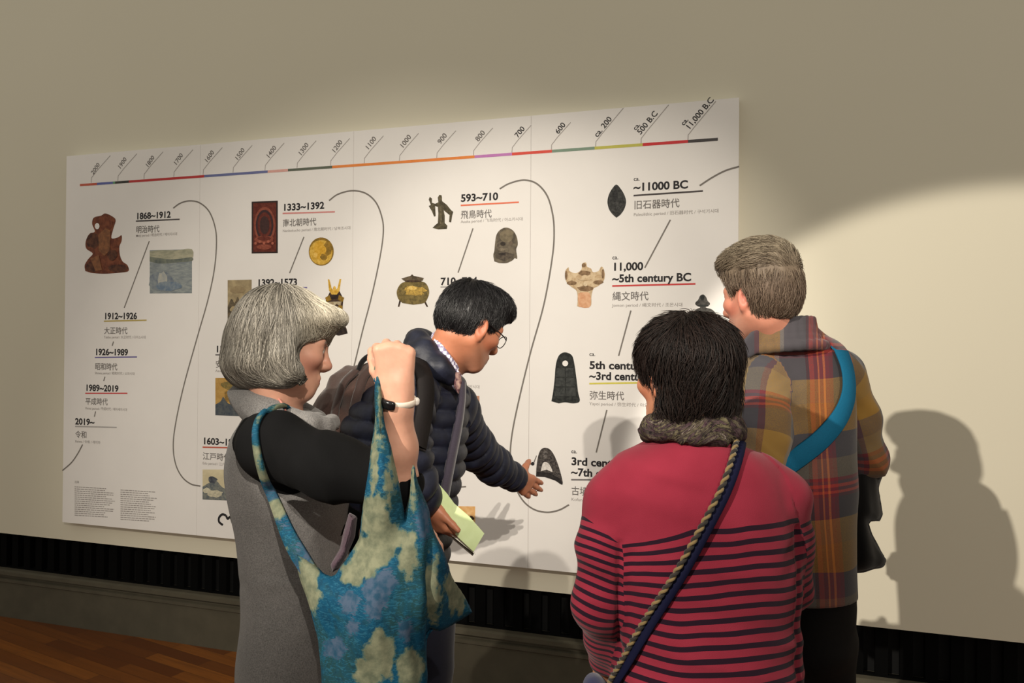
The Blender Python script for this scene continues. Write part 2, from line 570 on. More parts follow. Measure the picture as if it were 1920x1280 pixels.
picture('print of a samurai armour with gilt horns', [
    ([(618, 548), (637, 546), (644, 560), (642, 585), (640, 598), (650, 616), (652, 625), (636, 629), (622, 626), (616, 600), (610, 585), (611, 563)], dk), ([(620, 590), (640, 596), (652, 625), (634, 629), (618, 622)], dk2),
    ([(615, 523), (618, 524), (622, 540), (627, 546), (633, 540), (637, 523), (640, 523), (637, 545), (632, 552), (622, 552), (617, 544)], gold1), (blob(627.5, 541, 3, 5, 10), duo((206, 160, 60), (236, 200, 110), 60)), (blob(627, 556, 11, 4, 14), dk2),
    ([(610, 558), (618, 553), (622, 562), (613, 566)], gold2), ([(636, 553), (646, 558), (643, 566), (634, 562)], gold2), ([(614, 566), (641, 565), (639, 573), (632, 570), (626, 574), (618, 570)], duo((190, 178, 150), (150, 130, 96), 90)),
    ([(613, 574), (620, 572), (620, 590), (615, 590)], gold2), ([(635, 572), (643, 573), (642, 592), (636, 590)], gold2), (blob(627, 580, 5, 4, 10), duo((150, 86, 60), (110, 60, 44), 80)), (blob(627, 591, 6, 4, 10), gold2)])
picture('print of a gilt screen with dark rocks', [(quad(404, 708, 470, 778, 0), duo((198, 160, 92), (178, 138, 74), 24)), (spline([(404, 758), (414, 752), (419, 744), (428, 756), (445, 758), (470, 750), (470, 778), (404, 778)], 3).tolist(), duo((70, 78, 88), (96, 100, 100), 40)), (blob(432, 722, 16, 9, 14, 0, .5, 2), duo((108, 100, 62), (150, 126, 70), 70)), (blob(442, 738, 13, 12, 14, 0, .5, 4), duo((160, 120, 52), (112, 96, 58), 80)), (blob(427, 742, 6, 10, 10, 0, .5, 6), duo((120, 100, 60), (170, 130, 60), 80))])
picture('print of a woodblock seascape', [(quad(380, 880, 452, 936, 0), duo((206, 194, 160), (222, 210, 176), 16)), (spline([(380, 912), (392, 905), (405, 900), (418, 914), (436, 918), (452, 908), (452, 936), (380, 936)], 3).tolist(), duo((92, 100, 106), (132, 134, 126), 60)), (blob(399, 899, 8, 7, 12, 0, .4, 2), duo((64, 68, 78), (100, 104, 108), 60)), (blob(404, 925, 14, 7, 14, 0, .4, 3), duo((212, 204, 178), (176, 172, 150), 90)), (blob(388, 919, 7, 5, 12, 0, .4, 5), duo((214, 208, 184), (190, 184, 160), 90))])
bz, bz2 = duo((66, 60, 48), (98, 90, 70), 60), duo((116, 106, 84), (84, 76, 60), 80)
picture('print of a small dark bronze figure with long sleeves', [
    ([(811, 427), (816, 422), (821, 418), (822, 400), (821, 388), (816, 386), (817, 405), (814, 406), (810, 396), (804, 386), (808, 384), (804, 374), (806, 369), (810, 372), (810, 380), (816, 382), (822, 379), (821, 370), (824, 365), (828, 366), (829, 377), (838, 384), (846, 394), (850, 397), (848, 404), (846, 417), (842, 416), (843, 403), (838, 399), (832, 394), (834, 404), (834, 418), (839, 423), (838, 429), (822, 430)], bz),
    (blob(825.5, 371, 3.5, 6, 10), bz2), ([(824, 388), (828, 386), (829, 420), (825, 420)], bz2), (blob(825, 426, 11, 3, 12), bz)])
picture('print of a bronze head of a statue', [(spline([(927, 490), (925, 478), (927, 470), (928, 458), (931, 440), (939, 430), (950, 426.5), (962, 432), (969, 444), (971, 458), (968, 468), (970, 484), (965, 484), (961, 488), (950, 493), (936, 493)], 4).tolist(), duo((84, 76, 66), (118, 108, 92), 50)), (blob(950, 442, 13, 12, 16, 0, .2, 3), duo((110, 100, 82), (132, 120, 98), 50)), (blob(943, 457, 5, 4, 10), duo((52, 46, 42), (70, 62, 54), 60)), (blob(958, 456, 4, 4, 10), duo((120, 106, 90), (96, 84, 72), 60)), (blob(945, 480, 13, 8, 12, 0, .3, 6), duo((70, 62, 56), (98, 88, 76), 70)), (blob(941, 468, 7, 3, 10), duo((136, 124, 106), (104, 94, 80), 70)), (blob(941, 476, 7, 2, 10), duo((48, 42, 40), (60, 54, 48), 70)), (blob(935, 462, 3, 8, 8), duo((90, 80, 70), (120, 110, 94), 70))])
pot1, pot2 = duo((96, 84, 52), (134, 116, 70), 60), duo((204, 168, 84), (150, 124, 66), 110)
picture('print of a round lidded incense burner on short feet', [
    ([(749, 562), (746, 575), (749, 575), (752, 564)], dk), ([(797, 562), (803, 575), (800, 575), (794, 564)], dk), (spline([(755, 568), (747, 560), (744, 547), (749, 535), (757, 529), (775, 526), (793, 528), (801, 534), (805, 547), (802, 559), (795, 568), (775, 571)], 4).tolist(), pot1),
    (blob(776, 545, 22, 9, 18, 0, .4, 2), pot2), (blob(774, 540, 9, 4, 12, 0, .5, 3), duo((232, 200, 120), (210, 170, 84), 90)), ([(753, 522), (770, 517), (773, 514), (776, 517), (795, 521), (793, 526), (775, 528), (758, 526)], duo((112, 98, 78), (76, 66, 52), 60)), (blob(775, 527, 16, 2, 12), dk), (blob(788, 549, 5, 6, 10, 0, .4, 8), pot2), (blob(757, 549, 5, 6, 10, 0, .4, 9), pot1)])
cl, cl2, cl3 = duo((186, 158, 122), (216, 194, 160), 50), duo((112, 88, 64), (150, 122, 92), 60), duo((206, 150, 112), (222, 176, 140), 40)
picture('print of a pale clay vessel with a flaring crown', [
    (spline([(1082, 574), (1083, 560), (1081, 545), (1072, 538), (1063, 530), (1060, 519), (1060, 508), (1066, 501), (1068, 508), (1080, 512), (1090, 505), (1092, 494), (1099, 492), (1101, 500), (1108, 503), (1112, 510), (1122, 508), (1127, 500), (1131, 502), (1134, 514), (1132, 526), (1122, 536), (1113, 541), (1109, 556), (1108, 573), (1096, 577)], 4).tolist(), cl),
    (spline([(1085, 575), (1084, 552), (1092, 548), (1106, 550), (1107, 574), (1096, 577)], 3).tolist(), cl3), (blob(1098, 541, 16, 5, 14, 0, .4, 4), cl2), (blob(1072, 530, 9, 4, 12, 0, .4, 5), cl2), (blob(1122, 529, 9, 4, 12, 0, .4, 6), cl2), (blob(1096, 512, 12, 5, 12, 0, .4, 7), cl2), (blob(1097, 521, 15, 5, 12, 0, .3, 8), cl), (blob(1095, 497, 4, 4, 9), cl2), (blob(1062, 516, 2.4, 9, 9), cl2), (blob(1131, 513, 2.4, 9, 9), cl2), (blob(1098, 532, 4, 5, 9), duo((232, 216, 188), (210, 188, 154), 60))])
st1, st2 = duo((48, 50, 50), (72, 74, 72), 50), duo((34, 36, 36), (56, 58, 56), 60)
picture('print of a dark bronze bell with a round handle hole', [
    (spline([(1034, 752), (1037, 735), (1040, 710), (1042, 685), (1047, 668), (1055, 661), (1064, 661), (1073, 667), (1077, 682), (1081, 710), (1084, 735), (1087, 752), (1075, 756), (1060, 754), (1048, 756)], 4).tolist(), st2), ([(1044, 690), (1075, 690), (1080, 742), (1040, 742)], st1),
    ([(1043, 706), (1077, 706), (1077, 708), (1043, 708)], st2), ([(1041, 724), (1079, 724), (1079, 726), (1041, 726)], st2), ([(1059, 690), (1061, 690), (1062, 742), (1060, 742)], st2), (blob(1060, 681, 5.5, 5.5, 12), M_BOARD)])
picture('print of a dark helmet shaped relic with a pale centre', [
    (spline([(1005, 893), (1006, 875), (1009, 855), (1014, 843), (1022, 839), (1032, 843), (1041, 857), (1050, 882), (1055, 908), (1040, 900), (1025, 894), (1012, 893)], 4).tolist(), duo((46, 42, 42), (92, 86, 82), 120)), (spline([(1014, 883), (1018, 868), (1024, 866), (1030, 870), (1036, 884), (1025, 880)], 3).tolist(), duo((196, 190, 184), (226, 220, 214), 90)), (blob(1022, 852, 5, 8, 10, 0, .5, 4), duo((120, 114, 110), (60, 56, 54), 130)), ([(1005, 893), (1007, 884), (1030, 886), (1051, 897), (1055, 908), (1040, 900), (1022, 894)], duo((30, 28, 30), (56, 52, 50), 60)), (blob(999, 869, 3.5, 3.5, 9), INK), ([(1000, 867), (1006, 853), (1007, 854), (1002, 868)], INK2)])
picture('print of a dark clay figure with a knob on top', [
    (spline([(1296, 605), (1298, 590), (1305, 580), (1313, 576), (1305, 572), (1304, 567), (1309, 562), (1313, 554), (1319, 552), (1324, 557), (1327, 564), (1331, 568), (1330, 572), (1323, 576), (1335, 580), (1343, 589), (1343, 600), (1336, 605)], 4).tolist(), duo((60, 58, 56), (92, 90, 86), 70)), (blob(1317, 558, 4, 5, 9), st2), (blob(1337, 594, 4, 5, 10), duo((120, 118, 112), (90, 88, 84), 70)), (blob(1318, 573, 11, 2, 10), st2)])
picture('print of a dark stone point', [(spline([(1156, 408), (1149, 402), (1142, 392), (1139, 378), (1142, 364), (1149, 352), (1156, 346), (1164, 354), (1171, 366), (1174, 379), (1170, 393), (1163, 403)], 4).tolist(), duo((42, 42, 42), (74, 74, 72), 60)), (blob(1163, 390, 7, 9, 10, 0, .5, 3), duo((76, 76, 74), (50, 50, 50), 120)), (blob(1153, 368, 6, 12, 10, 0, .5, 7), duo((58, 58, 58), (38, 38, 38), 120))])
picture('print of a pink brown painting', [(quad(850, 742, 899, 792, 0), duo((190, 140, 116), (208, 164, 140), 20)), (blob(890, 752, 6, 6, 10, 0, .4, 2), duo((208, 170, 150), (190, 140, 116), 60))])
picture('print of an orange toned painting', [(quad(828, 948, 891, 985, 1), duo((222, 168, 104), (236, 196, 140), 20)), (blob(884, 972, 5, 5, 10, 0, .4, 2), dk), (blob(848, 975, 16, 6, 12, 0, .4, 3), duo((206, 132, 84), (226, 170, 120), 50))])
bline('brush_stroke', [(424, 966), (417, 964), (411, 970), (411, 978), (418, 984)], 0.012, INK)
bline('brush_stroke', [(424, 966), (427, 972), (432, 969), (436, 980)], 0.012, INK)

# ================================================================== implicit-surface kit (people, cloth, bags)
_rs = np.random.RandomState(7)
_NT = _rs.rand(32, 32, 32).astype(np.float32)


def vn(P, freq=1.0, seed=0.0):
    """smooth value noise, about -1..1"""
    q = np.asarray(P) * freq + seed * 7.31
    i = np.floor(q).astype(int)
    f = q - i
    f = f * f * (3 - 2 * f)
    i0 = i & 31
    i1 = (i + 1) & 31
    r = 0
    for dx, wx in ((i0[..., 0], 1 - f[..., 0]), (i1[..., 0], f[..., 0])):
        for dy, wy in ((i0[..., 1], 1 - f[..., 1]), (i1[..., 1], f[..., 1])):
            for dz, wz in ((i0[..., 2], 1 - f[..., 2]), (i1[..., 2], f[..., 2])):
                r = r + _NT[dx, dy, dz] * wx * wy * wz
    return r * 2 - 1


def nrm(v):
    v = np.asarray(v, float)
    return v / np.linalg.norm(v)


class Sdf:
    MARG = 0.045

    def __init__(s, k=0.012):
        s.k = k
        s.it = []

    def add(s, fn, lo, hi, op='u', k=None):
        s.it.append((fn, np.asarray(lo, float), np.asarray(hi, float), op, s.k if k is None else k))
        return s

    def rc(s, a, b, ra, rb=None, op='u', k=None):
        a, b = np.asarray(a, float), np.asarray(b, float)
        rb = ra if rb is None else rb
        ba = b - a
        L2 = max(float(ba @ ba), 1e-12)

        def fn(P):
            t = np.clip(((P - a) @ ba) / L2, 0, 1)
            d = P - a - t[..., None] * ba
            return np.sqrt((d * d).sum(-1)) - (ra + (rb - ra) * t)
        r = max(ra, rb)
        return s.add(fn, np.minimum(a, b) - r, np.maximum(a, b) + r, op, k)

    def chain(s, pts, rads, op='u', k=None):
        for a, b, ra, rb in zip(pts[:-1], pts[1:], rads[:-1], rads[1:]):
            s.rc(a, b, ra, rb, op, k)
        return s

    def ell(s, c, r, R=None, op='u', k=None):
        c, r = np.asarray(c, float), np.asarray(r, float)
        R = np.eye(3) if R is None else np.asarray(R, float)

        def fn(P):
            q = (P - c) @ R.T
            k0 = np.sqrt(((q / r) ** 2).sum(-1))
            k1 = np.sqrt(((q / r ** 2) ** 2).sum(-1)) + 1e-9
            return k0 * (k0 - 1) / k1
        e = np.sqrt(((R.T * r) ** 2).sum(1))
        return s.add(fn, c - e, c + e, op, k)

    def ecap(s, a, b, side, ra, rb, op='u', k=None):
        """tube with an elliptical section: ra, rb = (half width along side, half depth)"""
        a, b = np.asarray(a, float), np.asarray(b, float)
        ax = nrm(b - a)
        sd = np.asarray(side, float)
        sd = nrm(sd - ax * (sd @ ax))
        nn = np.cross(ax, sd)
        L = float(np.linalg.norm(b - a))
        ra, rb = np.asarray(ra, float), np.asarray(rb, float)

        def fn(P):
            q = P - a
            h = q @ ax
            t = np.clip(h / L, 0, 1)
            w = ra[0] + (rb[0] - ra[0]) * t
            d = ra[1] + (rb[1] - ra[1]) * t
            e = h - t * L
            m = np.minimum(w, d)
            x, y, z = (q @ sd) / w, (q @ nn) / d, e / m
            k0 = np.sqrt(x * x + y * y + z * z)
            k1 = np.sqrt((x / w) ** 2 + (y / d) ** 2 + (z / m) ** 2) + 1e-9
            return k0 * (k0 - 1) / k1
        r = max(ra.max(), rb.max())
        return s.add(fn, np.minimum(a, b) - r, np.maximum(a, b) + r, op, k)

    def zloft(s, st, op='u', k=None, n=2.0, yaw=0.0):
        """stack of horizontal ellipses; st rows = (z, cx, cy, half width, half depth), z falling or rising"""
        st = np.asarray(st, float)
        st = st[np.argsort(st[:, 0])]
        fine = spline([r for r in st], 8)
        zs = fine[:, 0]
        c, sn = math.cos(yaw), math.sin(yaw)

        def fn(P):
            z = P[..., 2]
            zc = np.clip(z, zs[0], zs[-1])
            cx, cy, w, d = (np.interp(zc, zs, fine[:, i]) for i in (1, 2, 3, 4))
            X, Y = P[..., 0] - cx, P[..., 1] - cy
            X, Y = c * X + sn * Y, -sn * X + c * Y
            k0 = (np.abs(X / w) ** n + np.abs(Y / d) ** n) ** (1 / n)
            k1 = np.sqrt((X / w ** 2) ** 2 + (Y / d ** 2) ** 2) / np.maximum(np.sqrt((X / w) ** 2 + (Y / d) ** 2), 1e-6) + 1e-6
            dd = (k0 - 1) / k1
            e = np.maximum(zs[0] - z, z - zs[-1])
            return np.where(e > 0, np.maximum(dd, e), dd)
        m = max(fine[:, 3].max(), fine[:, 4].max())
        lo = [fine[:, 1].min() - m, fine[:, 2].min() - m, zs[0]]
        hi = [fine[:, 1].max() + m, fine[:, 2].max() + m, zs[-1]]
        return s.add(fn, lo, hi, op, k)

    def slab(s, poly, Dfn, T, R=0.05, op='u', k=None, Drange=(1.2, 1.7), Tmin=0.004):
        """a cushioned sheet: outline seen at photo points, hung at distance Dfn(px, py), thickest T, thinning over R to the rim"""
        poly = np.asarray(poly, float)
        Dm = 0.5 * (Drange[0] + Drange[1])

        def fn(P):
            px, py, D = px_of(P)
            sd = poly_sd(poly, px, py) * (D / F_PX)
            w = np.abs(P[..., 1] - Dfn(px, py))
            t = Tmin + (T - Tmin) * np.sqrt(np.clip(1 - (1 - np.clip(-sd / R, 0, 1)) ** 2, 0, 1))
            ins = (w - t) * 0.8
            return np.where(sd < 0, np.maximum(ins, sd), np.sqrt(np.maximum(sd, 0) ** 2 + np.maximum(w - Tmin, 0) ** 2))
        cs = [V(x, y, d) for x, y in poly for d in Drange]
        return s.add(fn, np.min(cs, 0) - T, np.max(cs, 0) + T, op, k)

    # ---- evaluation
    @staticmethod
    def _comb(d, v, op, k):
        if op == 'u':
            h = np.maximum(k - np.abs(d - v), 0) / k
            return np.minimum(d, v) - h * h * k * 0.25
        v = -v
        h = np.maximum(k - np.abs(d - v), 0) / k
        return np.maximum(d, v) + h * h * k * 0.25

    def __call__(s, P):
        P = np.asarray(P, float)
        d = np.full(P.shape[:-1], 0.06)
        for fn, lo, hi, op, k in s.it:
            m = np.all((P > lo - s.MARG) & (P < hi + s.MARG), -1)
            if m.any():
                d[m] = s._comb(d[m], fn(P[m]), op, k)
        return d

    def bounds(s):
        u = [i for i in s.it if i[3] == 'u']
        return np.min([i[1] for i in u], 0), np.max([i[2] for i in u], 0)

    def grad(s, P, e=0.0015):
        g = np.stack([s(P + np.eye(3)[i] * e) - s(P - np.eye(3)[i] * e) for i in range(3)], -1)
        return g / (np.linalg.norm(g, axis=-1, keepdims=True) + 1e-9)

    def surface(s, h, zmin=None):
        lo, hi = s.bounds()
        lo = lo - 2.5 * h
        hi = hi + 2.5 * h
        if zmin is not None:
            lo[2] = max(lo[2], zmin)
        n = np.ceil((hi - lo) / h).astype(int) + 1
        ax = [lo[i] + h * np.arange(n[i]) for i in range(3)]
        d = np.full(n, 0.06, np.float32)
        for fn, l, u, op, k in s.it:
            a = [int(np.clip(np.floor((l[i] - s.MARG - lo[i]) / h), 0, n[i])) for i in range(3)]
            b = [int(np.clip(np.ceil((u[i] + s.MARG - lo[i]) / h) + 1, 0, n[i])) for i in range(3)]
            if any(a[i] >= b[i] for i in range(3)):
                continue
            P = np.stack(np.meshgrid(*[ax[i][a[i]:b[i]] for i in range(3)], indexing='ij'), -1)
            sl = tuple(slice(a[i], b[i]) for i in range(3))
            d[sl] = s._comb(d[sl], fn(P), op, k)
        ins = d < 0
        N = n - 1
        acc = np.zeros((*N, 3), np.float32)
        cnt = np.zeros(N, np.float32)
        for axis in range(3):
            o1, o2 = [i for i in range(3) if i != axis]
            for e1 in (0, 1):
                for e2 in (0, 1):
                    s0 = [None] * 3
                    s1 = [None] * 3
                    s0[axis], s1[axis] = slice(0, N[axis]), slice(1, N[axis] + 1)
                    s0[o1] = s1[o1] = slice(e1, e1 + N[o1])
                    s0[o2] = s1[o2] = slice(e2, e2 + N[o2])
                    da, db = d[tuple(s0)], d[tuple(s1)]
                    cr = (da < 0) != (db < 0)
                    tt = np.where(cr, da / np.where(cr, da - db, 1), 0)
                    off = np.zeros((*N, 3), np.float32)
                    off[..., axis] = tt
                    off[..., o1] = e1
                    off[..., o2] = e2
                    acc += off * cr[..., None]
                    cnt += cr
        act = cnt > 0
        idx = np.full(N, -1, int)
        idx[act] = np.arange(act.sum())
        cell = np.argwhere(act)
        Vv = lo + h * (cell + acc[act] / cnt[act][:, None])
        quads = []
        for axis in range(3):
            o1, o2 = (axis + 1) % 3, (axis + 2) % 3
            s0 = [slice(1, N[i]) for i in range(3)]
            s1 = list(s0)
            s0[axis], s1[axis] = slice(0, N[axis]), slice(1, N[axis] + 1)
            A, Bb = ins[tuple(s0)], ins[tuple(s1)]
            for flip, m in ((False, A & ~Bb), (True, ~A & Bb)):
                w = np.argwhere(m)
                if not len(w):
                    continue
                c = w.copy()
                c[:, o1] += 1
                c[:, o2] += 1
                q = []
                for a1, a2 in ((1, 1), (0, 1), (0, 0), (1, 0)):
                    cc = c.copy()
                    cc[:, o1] -= a1
                    cc[:, o2] -= a2
                    q.append(idx[cc[:, 0], cc[:, 1], cc[:, 2]])
                q = np.stack(q, 1)
                quads.append(q[:, ::-1] if flip else q)
        Q = np.concatenate(quads)
        Q = Q[(Q >= 0).all(1)]
        for _ in range(2):
            Vv = Vv - np.clip(s(Vv), -h * .6, h * .6)[:, None] * s.grad(Vv)
        return Vv, Q


def px_of(P):
    q = np.asarray(P) - np.array([0, 0, CAM[2]])
    z = q @ _LF
    z = np.where(np.abs(z) < 1e-6, 1e-6, z)
    return 960 + F_PX * (q @ _LR) / z, 640 - F_PX * (q @ _LU) / z, np.asarray(P)[..., 1]


def poly_sd(poly, x, y):
    d = np.full(np.shape(x), 1e9)
    ins = np.zeros(np.shape(x), bool)
    n = len(poly)
    for i in range(n):
        ax, ay = poly[i]
        bx, by = poly[(i + 1) % n]
        ex, ey = bx - ax, by - ay
        wx, wy = x - ax, y - ay
        t = np.clip((wx * ex + wy * ey) / max(ex * ex + ey * ey, 1e-9), 0, 1)
        d = np.minimum(d, (wx - t * ex) ** 2 + (wy - t * ey) ** 2)
        c = ((ay > y) != (by > y))
        if ey != 0:
            ins ^= c & (x < ex * (y - ay) / ey + ax)
    d = np.sqrt(d)
    return np.where(ins, -d, d)


def laplace(Vv, Q, it=1, lam=0.5):
    e = np.concatenate([Q[:, [0, 1]], Q[:, [1, 2]], Q[:, [2, 3]], Q[:, [3, 0]]])
    n = len(Vv)
    for _ in range(it):
        acc = np.zeros_like(Vv)
        c = np.zeros(n)
        for a, b in ((0, 1), (1, 0)):
            for j in range(3):
                acc[:, j] += np.bincount(e[:, a], Vv[e[:, b], j], n)
            c += np.bincount(e[:, a], None, n)
        Vv = Vv + lam * (acc / np.maximum(c, 1)[:, None] - Vv)
    return Vv


def np_mesh(name, Vv, Q, mats, parent=None, attrs=None, midx=None):
    me = bpy.data.meshes.new(name)
    nv, nf, k = len(Vv), len(Q), Q.shape[1]
    me.vertices.add(nv)
    me.vertices.foreach_set('co', np.ascontiguousarray(Vv, np.float32).ravel())
    me.loops.add(nf * k)
    me.loops.foreach_set('vertex_index', np.ascontiguousarray(Q, np.int32).ravel())
    me.polygons.add(nf)
    me.polygons.foreach_set('loop_start', np.arange(0, nf * k, k, dtype=np.int32))
    me.polygons.foreach_set('loop_total', np.full(nf, k, np.int32))
    me.polygons.foreach_set('use_smooth', np.ones(nf, bool))
    for m in (mats if isinstance(mats, (list, tuple)) else [mats]):
        me.materials.append(m)
    if midx is not None:
        me.polygons.foreach_set('material_index', np.asarray(midx, np.int32))
    for an, av in (attrs or {}).items():
        av = np.asarray(av, np.float32)
        if av.ndim == 1:
            a = me.attributes.new(an, 'FLOAT', 'POINT')
            a.data.foreach_set('value', av)
        else:
            a = me.attributes.new(an, 'FLOAT_COLOR', 'POINT')
            a.data.foreach_set('color', np.concatenate([av, np.ones((len(av), 1), np.float32)], 1).ravel())
    me.update()
    me.validate()
    o = bpy.data.objects.new(name, me)
    return link(o, parent)


class Root:
    """a thing standing at L-frame base point; children are given in the L frame"""

    def __init__(s, name, base, label, cat, group=None):
        s.b = np.array([base[0], base[1], base[2] if len(base) > 2 else 0.0])
        s.o = empty(name, L2W(s.b), YAW)
        tag(s.o, label, cat, group)

    def put(s, name, Vv, Q, mats, attrs=None, midx=None, label=None, parent=None):
        o = np_mesh(name, np.asarray(Vv) - s.b, np.asarray(Q), mats, parent or s.o, attrs, midx)
        if label:
            o['label'] = label
        return o

    def sdf(s, name, S, h, mat, disp=None, attrs=None, smooth=0, label=None, zmin=None, parent=None):
        Vv, Q = S.surface(h, zmin)
        if smooth:
            Vv = laplace(Vv, Q, smooth)
        at = {a: f(Vv) for a, f in (attrs or {}).items()}
        if disp is not None:
            Vv = Vv + S.grad(Vv, 0.003) * disp(Vv)[:, None]
        return s.put(name, Vv, Q, mat, at, label=label, parent=parent)


def trace(S, px, py, d0=1.0, d1=3.2):
    """first point of the surface S seen at a photo point, and its normal"""
    o = V(px, py, d0)
    e = V(px, py, d1)
    u = nrm(e - o)
    t = 0.0
    L = np.linalg.norm(e - o)
    while t < L:
        p = o + u * t
        d = float(S(p[None])[0])
        if d < 0.0006:
            return p, S.grad(p[None])[0]
        t += max(0.0008, d * 0.7)
    return None, None


def tube(pts, r, sides=8, closed=False, twist=None):
    """round tube along points -> verts, quads"""
    pts = np.asarray(pts, float)
    n = len(pts)
    r = np.full(n, r) if np.isscalar(r) else np.asarray(r, float)
    T = np.gradient(pts, axis=0)
    if closed:
        T = np.roll(pts, -1, 0) - np.roll(pts, 1, 0)
    T /= np.linalg.norm(T, axis=1)[:, None] + 1e-9
    a = np.cross(T[0], [0.3, 0.2, 1.0])
    fr = []
    for i in range(n):
        a = nrm(a - T[i] * (a @ T[i]))
        fr.append(a)
    fr = np.array(fr)
    bn = np.cross(T, fr)
    an = np.arange(sides) * 2 * math.pi / sides
    Vv = pts[:, None] + r[:, None, None] * (np.cos(an)[None, :, None] * fr[:, None] + np.sin(an)[None, :, None] * bn[:, None])
    Q = []
    for i in range(n if closed else n - 1):
        for j in range(sides):
            k = (i + 1) % n
            Q.append((i * sides + j, i * sides + (j + 1) % sides, k * sides + (j + 1) % sides, k * sides + j))
    Vv = Vv.reshape(-1, 3)
    if not closed:
        Vv = np.concatenate([Vv, pts[:1], pts[-1:]])
        c0, c1 = n * sides, n * sides + 1
        for j in range(0, sides, 2):
            Q.append((c0, (j + 2) % sides, (j + 1) % sides, j))
            b = (n - 1) * sides
            Q.append((c1, b + j, b + (j + 1) % sides, b + (j + 2) % sides))
    return Vv, np.array(Q)


def ribbon(pts, nrmls, w, th):
    """flat strap along points: width w, thickness th"""
    pts, N = np.asarray(pts, float), np.asarray(nrmls, float)
    T = np.gradient(pts, axis=0)
    T /= np.linalg.norm(T, axis=1)[:, None] + 1e-9
    S = np.cross(T, N)
    S /= np.linalg.norm(S, axis=1)[:, None] + 1e-9
    N = np.cross(S, T)
    w = np.full(len(pts), w) if np.isscalar(w) else np.asarray(w)
    sec = [(-.5, -.3), (-.44, .5), (0, .7), (.44, .5), (.5, -.3), (.3, -.5), (-.3, -.5)]
    m = len(sec)
    Vv = np.stack([pts + S * (a * w)[:, None] + N * (b * th) for a, b in sec], 1).reshape(-1, 3)
    Q = [(i * m + j, i * m + (j + 1) % m, (i + 1) * m + (j + 1) % m, (i + 1) * m + j) for i in range(len(pts) - 1) for j in range(m)]
    return Vv, np.array(Q)


def join(parts):
    Vs, Qs, o = [], [], 0
    for v, q in parts:
        Vs.append(v)
        Qs.append(np.asarray(q) + o)
        o += len(v)
    return np.concatenate(Vs), np.concatenate(Qs)


def strands(S, roots, flow, steps, step, r, rnd, lift=0.0, lift0=0.001, curl=0.0):
    """hair strands that run over surface S following flow(P)"""
    n = len(roots)
    P = roots.copy()
    path = [P.copy()]
    off = rnd.rand(n) * 0.0025 + lift0
    step = step * (0.7 + 0.6 * rnd.rand(n))[:, None]
    jit = rnd.randn(n, 3) * 0.18
    up = lift * rnd.rand(n)
    for i in range(steps):
        g = S.grad(P, 0.004)
        f = flow(P) + jit
        f = f - g * (f * g).sum(1, keepdims=True)
        f /= np.linalg.norm(f, axis=1, keepdims=True) + 1e-9
        P = P + f * step
        d = S(P)
        P = P - g * (np.clip(d, -.02, .02) - off - up * (i + 1) / steps)[:, None]
        path.append(P.copy())
    path = np.stack(path, 1)
    T = np.gradient(path, axis=1)
    T /= np.linalg.norm(T, axis=2, keepdims=True) + 1e-9
    a = np.cross(T, np.array([0.31, 0.77, 0.55]))
    a /= np.linalg.norm(a, axis=2, keepdims=True) + 1e-9
    b = np.cross(T, a)
    prof = r * np.interp(np.linspace(0, 1, steps + 1), [0, .15, .7, 1], [.5, 1, .9, .12])[None, :, None]
    rr = prof * (0.6 + 0.8 * rnd.rand(n))[:, None, None]
    ring = [path + rr * (math.cos(q) * a + math.sin(q) * b) for q in (0, 2.094, 4.189)]
    Vv = np.stack(ring, 2).reshape(-1, 3)
    m = (steps + 1) * 3
    loc = np.array([(i * 3 + j, i * 3 + (j + 1) % 3, (i + 1) * 3 + (j + 1) % 3, (i + 1) * 3 + j) for i in range(steps) for j in range(3)])
    Q = (np.arange(n)[:, None, None] * m + loc[None]).reshape(-1, 4)
    sv = np.repeat(rnd.rand(n), m)
    return Vv, Q, sv


def hair(root, S, h, mat, flow, nroots, steps, step, r, seed=1, lift=0.0, keep=None, groove=0.0, name='hair', lift0=0.001):
    rnd = np.random.RandomState(seed)
    Vv, Q = S.surface(h)
    cand = Vv if keep is None else Vv[keep(Vv)]
    ro = cand[rnd.randint(0, len(cand), nroots)] + rnd.randn(nroots, 3) * 0.003
    ro = ro - S.grad(ro) * S(ro)[:, None]
    sv0 = 0.5 + 0.5 * vn(Vv * np.array([1, 1, .25]), 90, seed)
    Vs, Qs, sv = strands(S, ro, flow, steps, step, r, rnd, lift, lift0)
    Va, Qa = join([(Vv, Q), (Vs, Qs)])
    return root.put(name, Va, Qa, mat, {'strand': np.concatenate([sv0 * .5 + .1, sv])})


# ------------------------------------------------------------------ people parts
def frame(fwd, up=(0, 0, 1)):
    f = nrm(fwd)
    r = nrm(np.cross(f, up))
    return np.stack([r, f, np.cross(r, f)])      # rows: right, forward, up


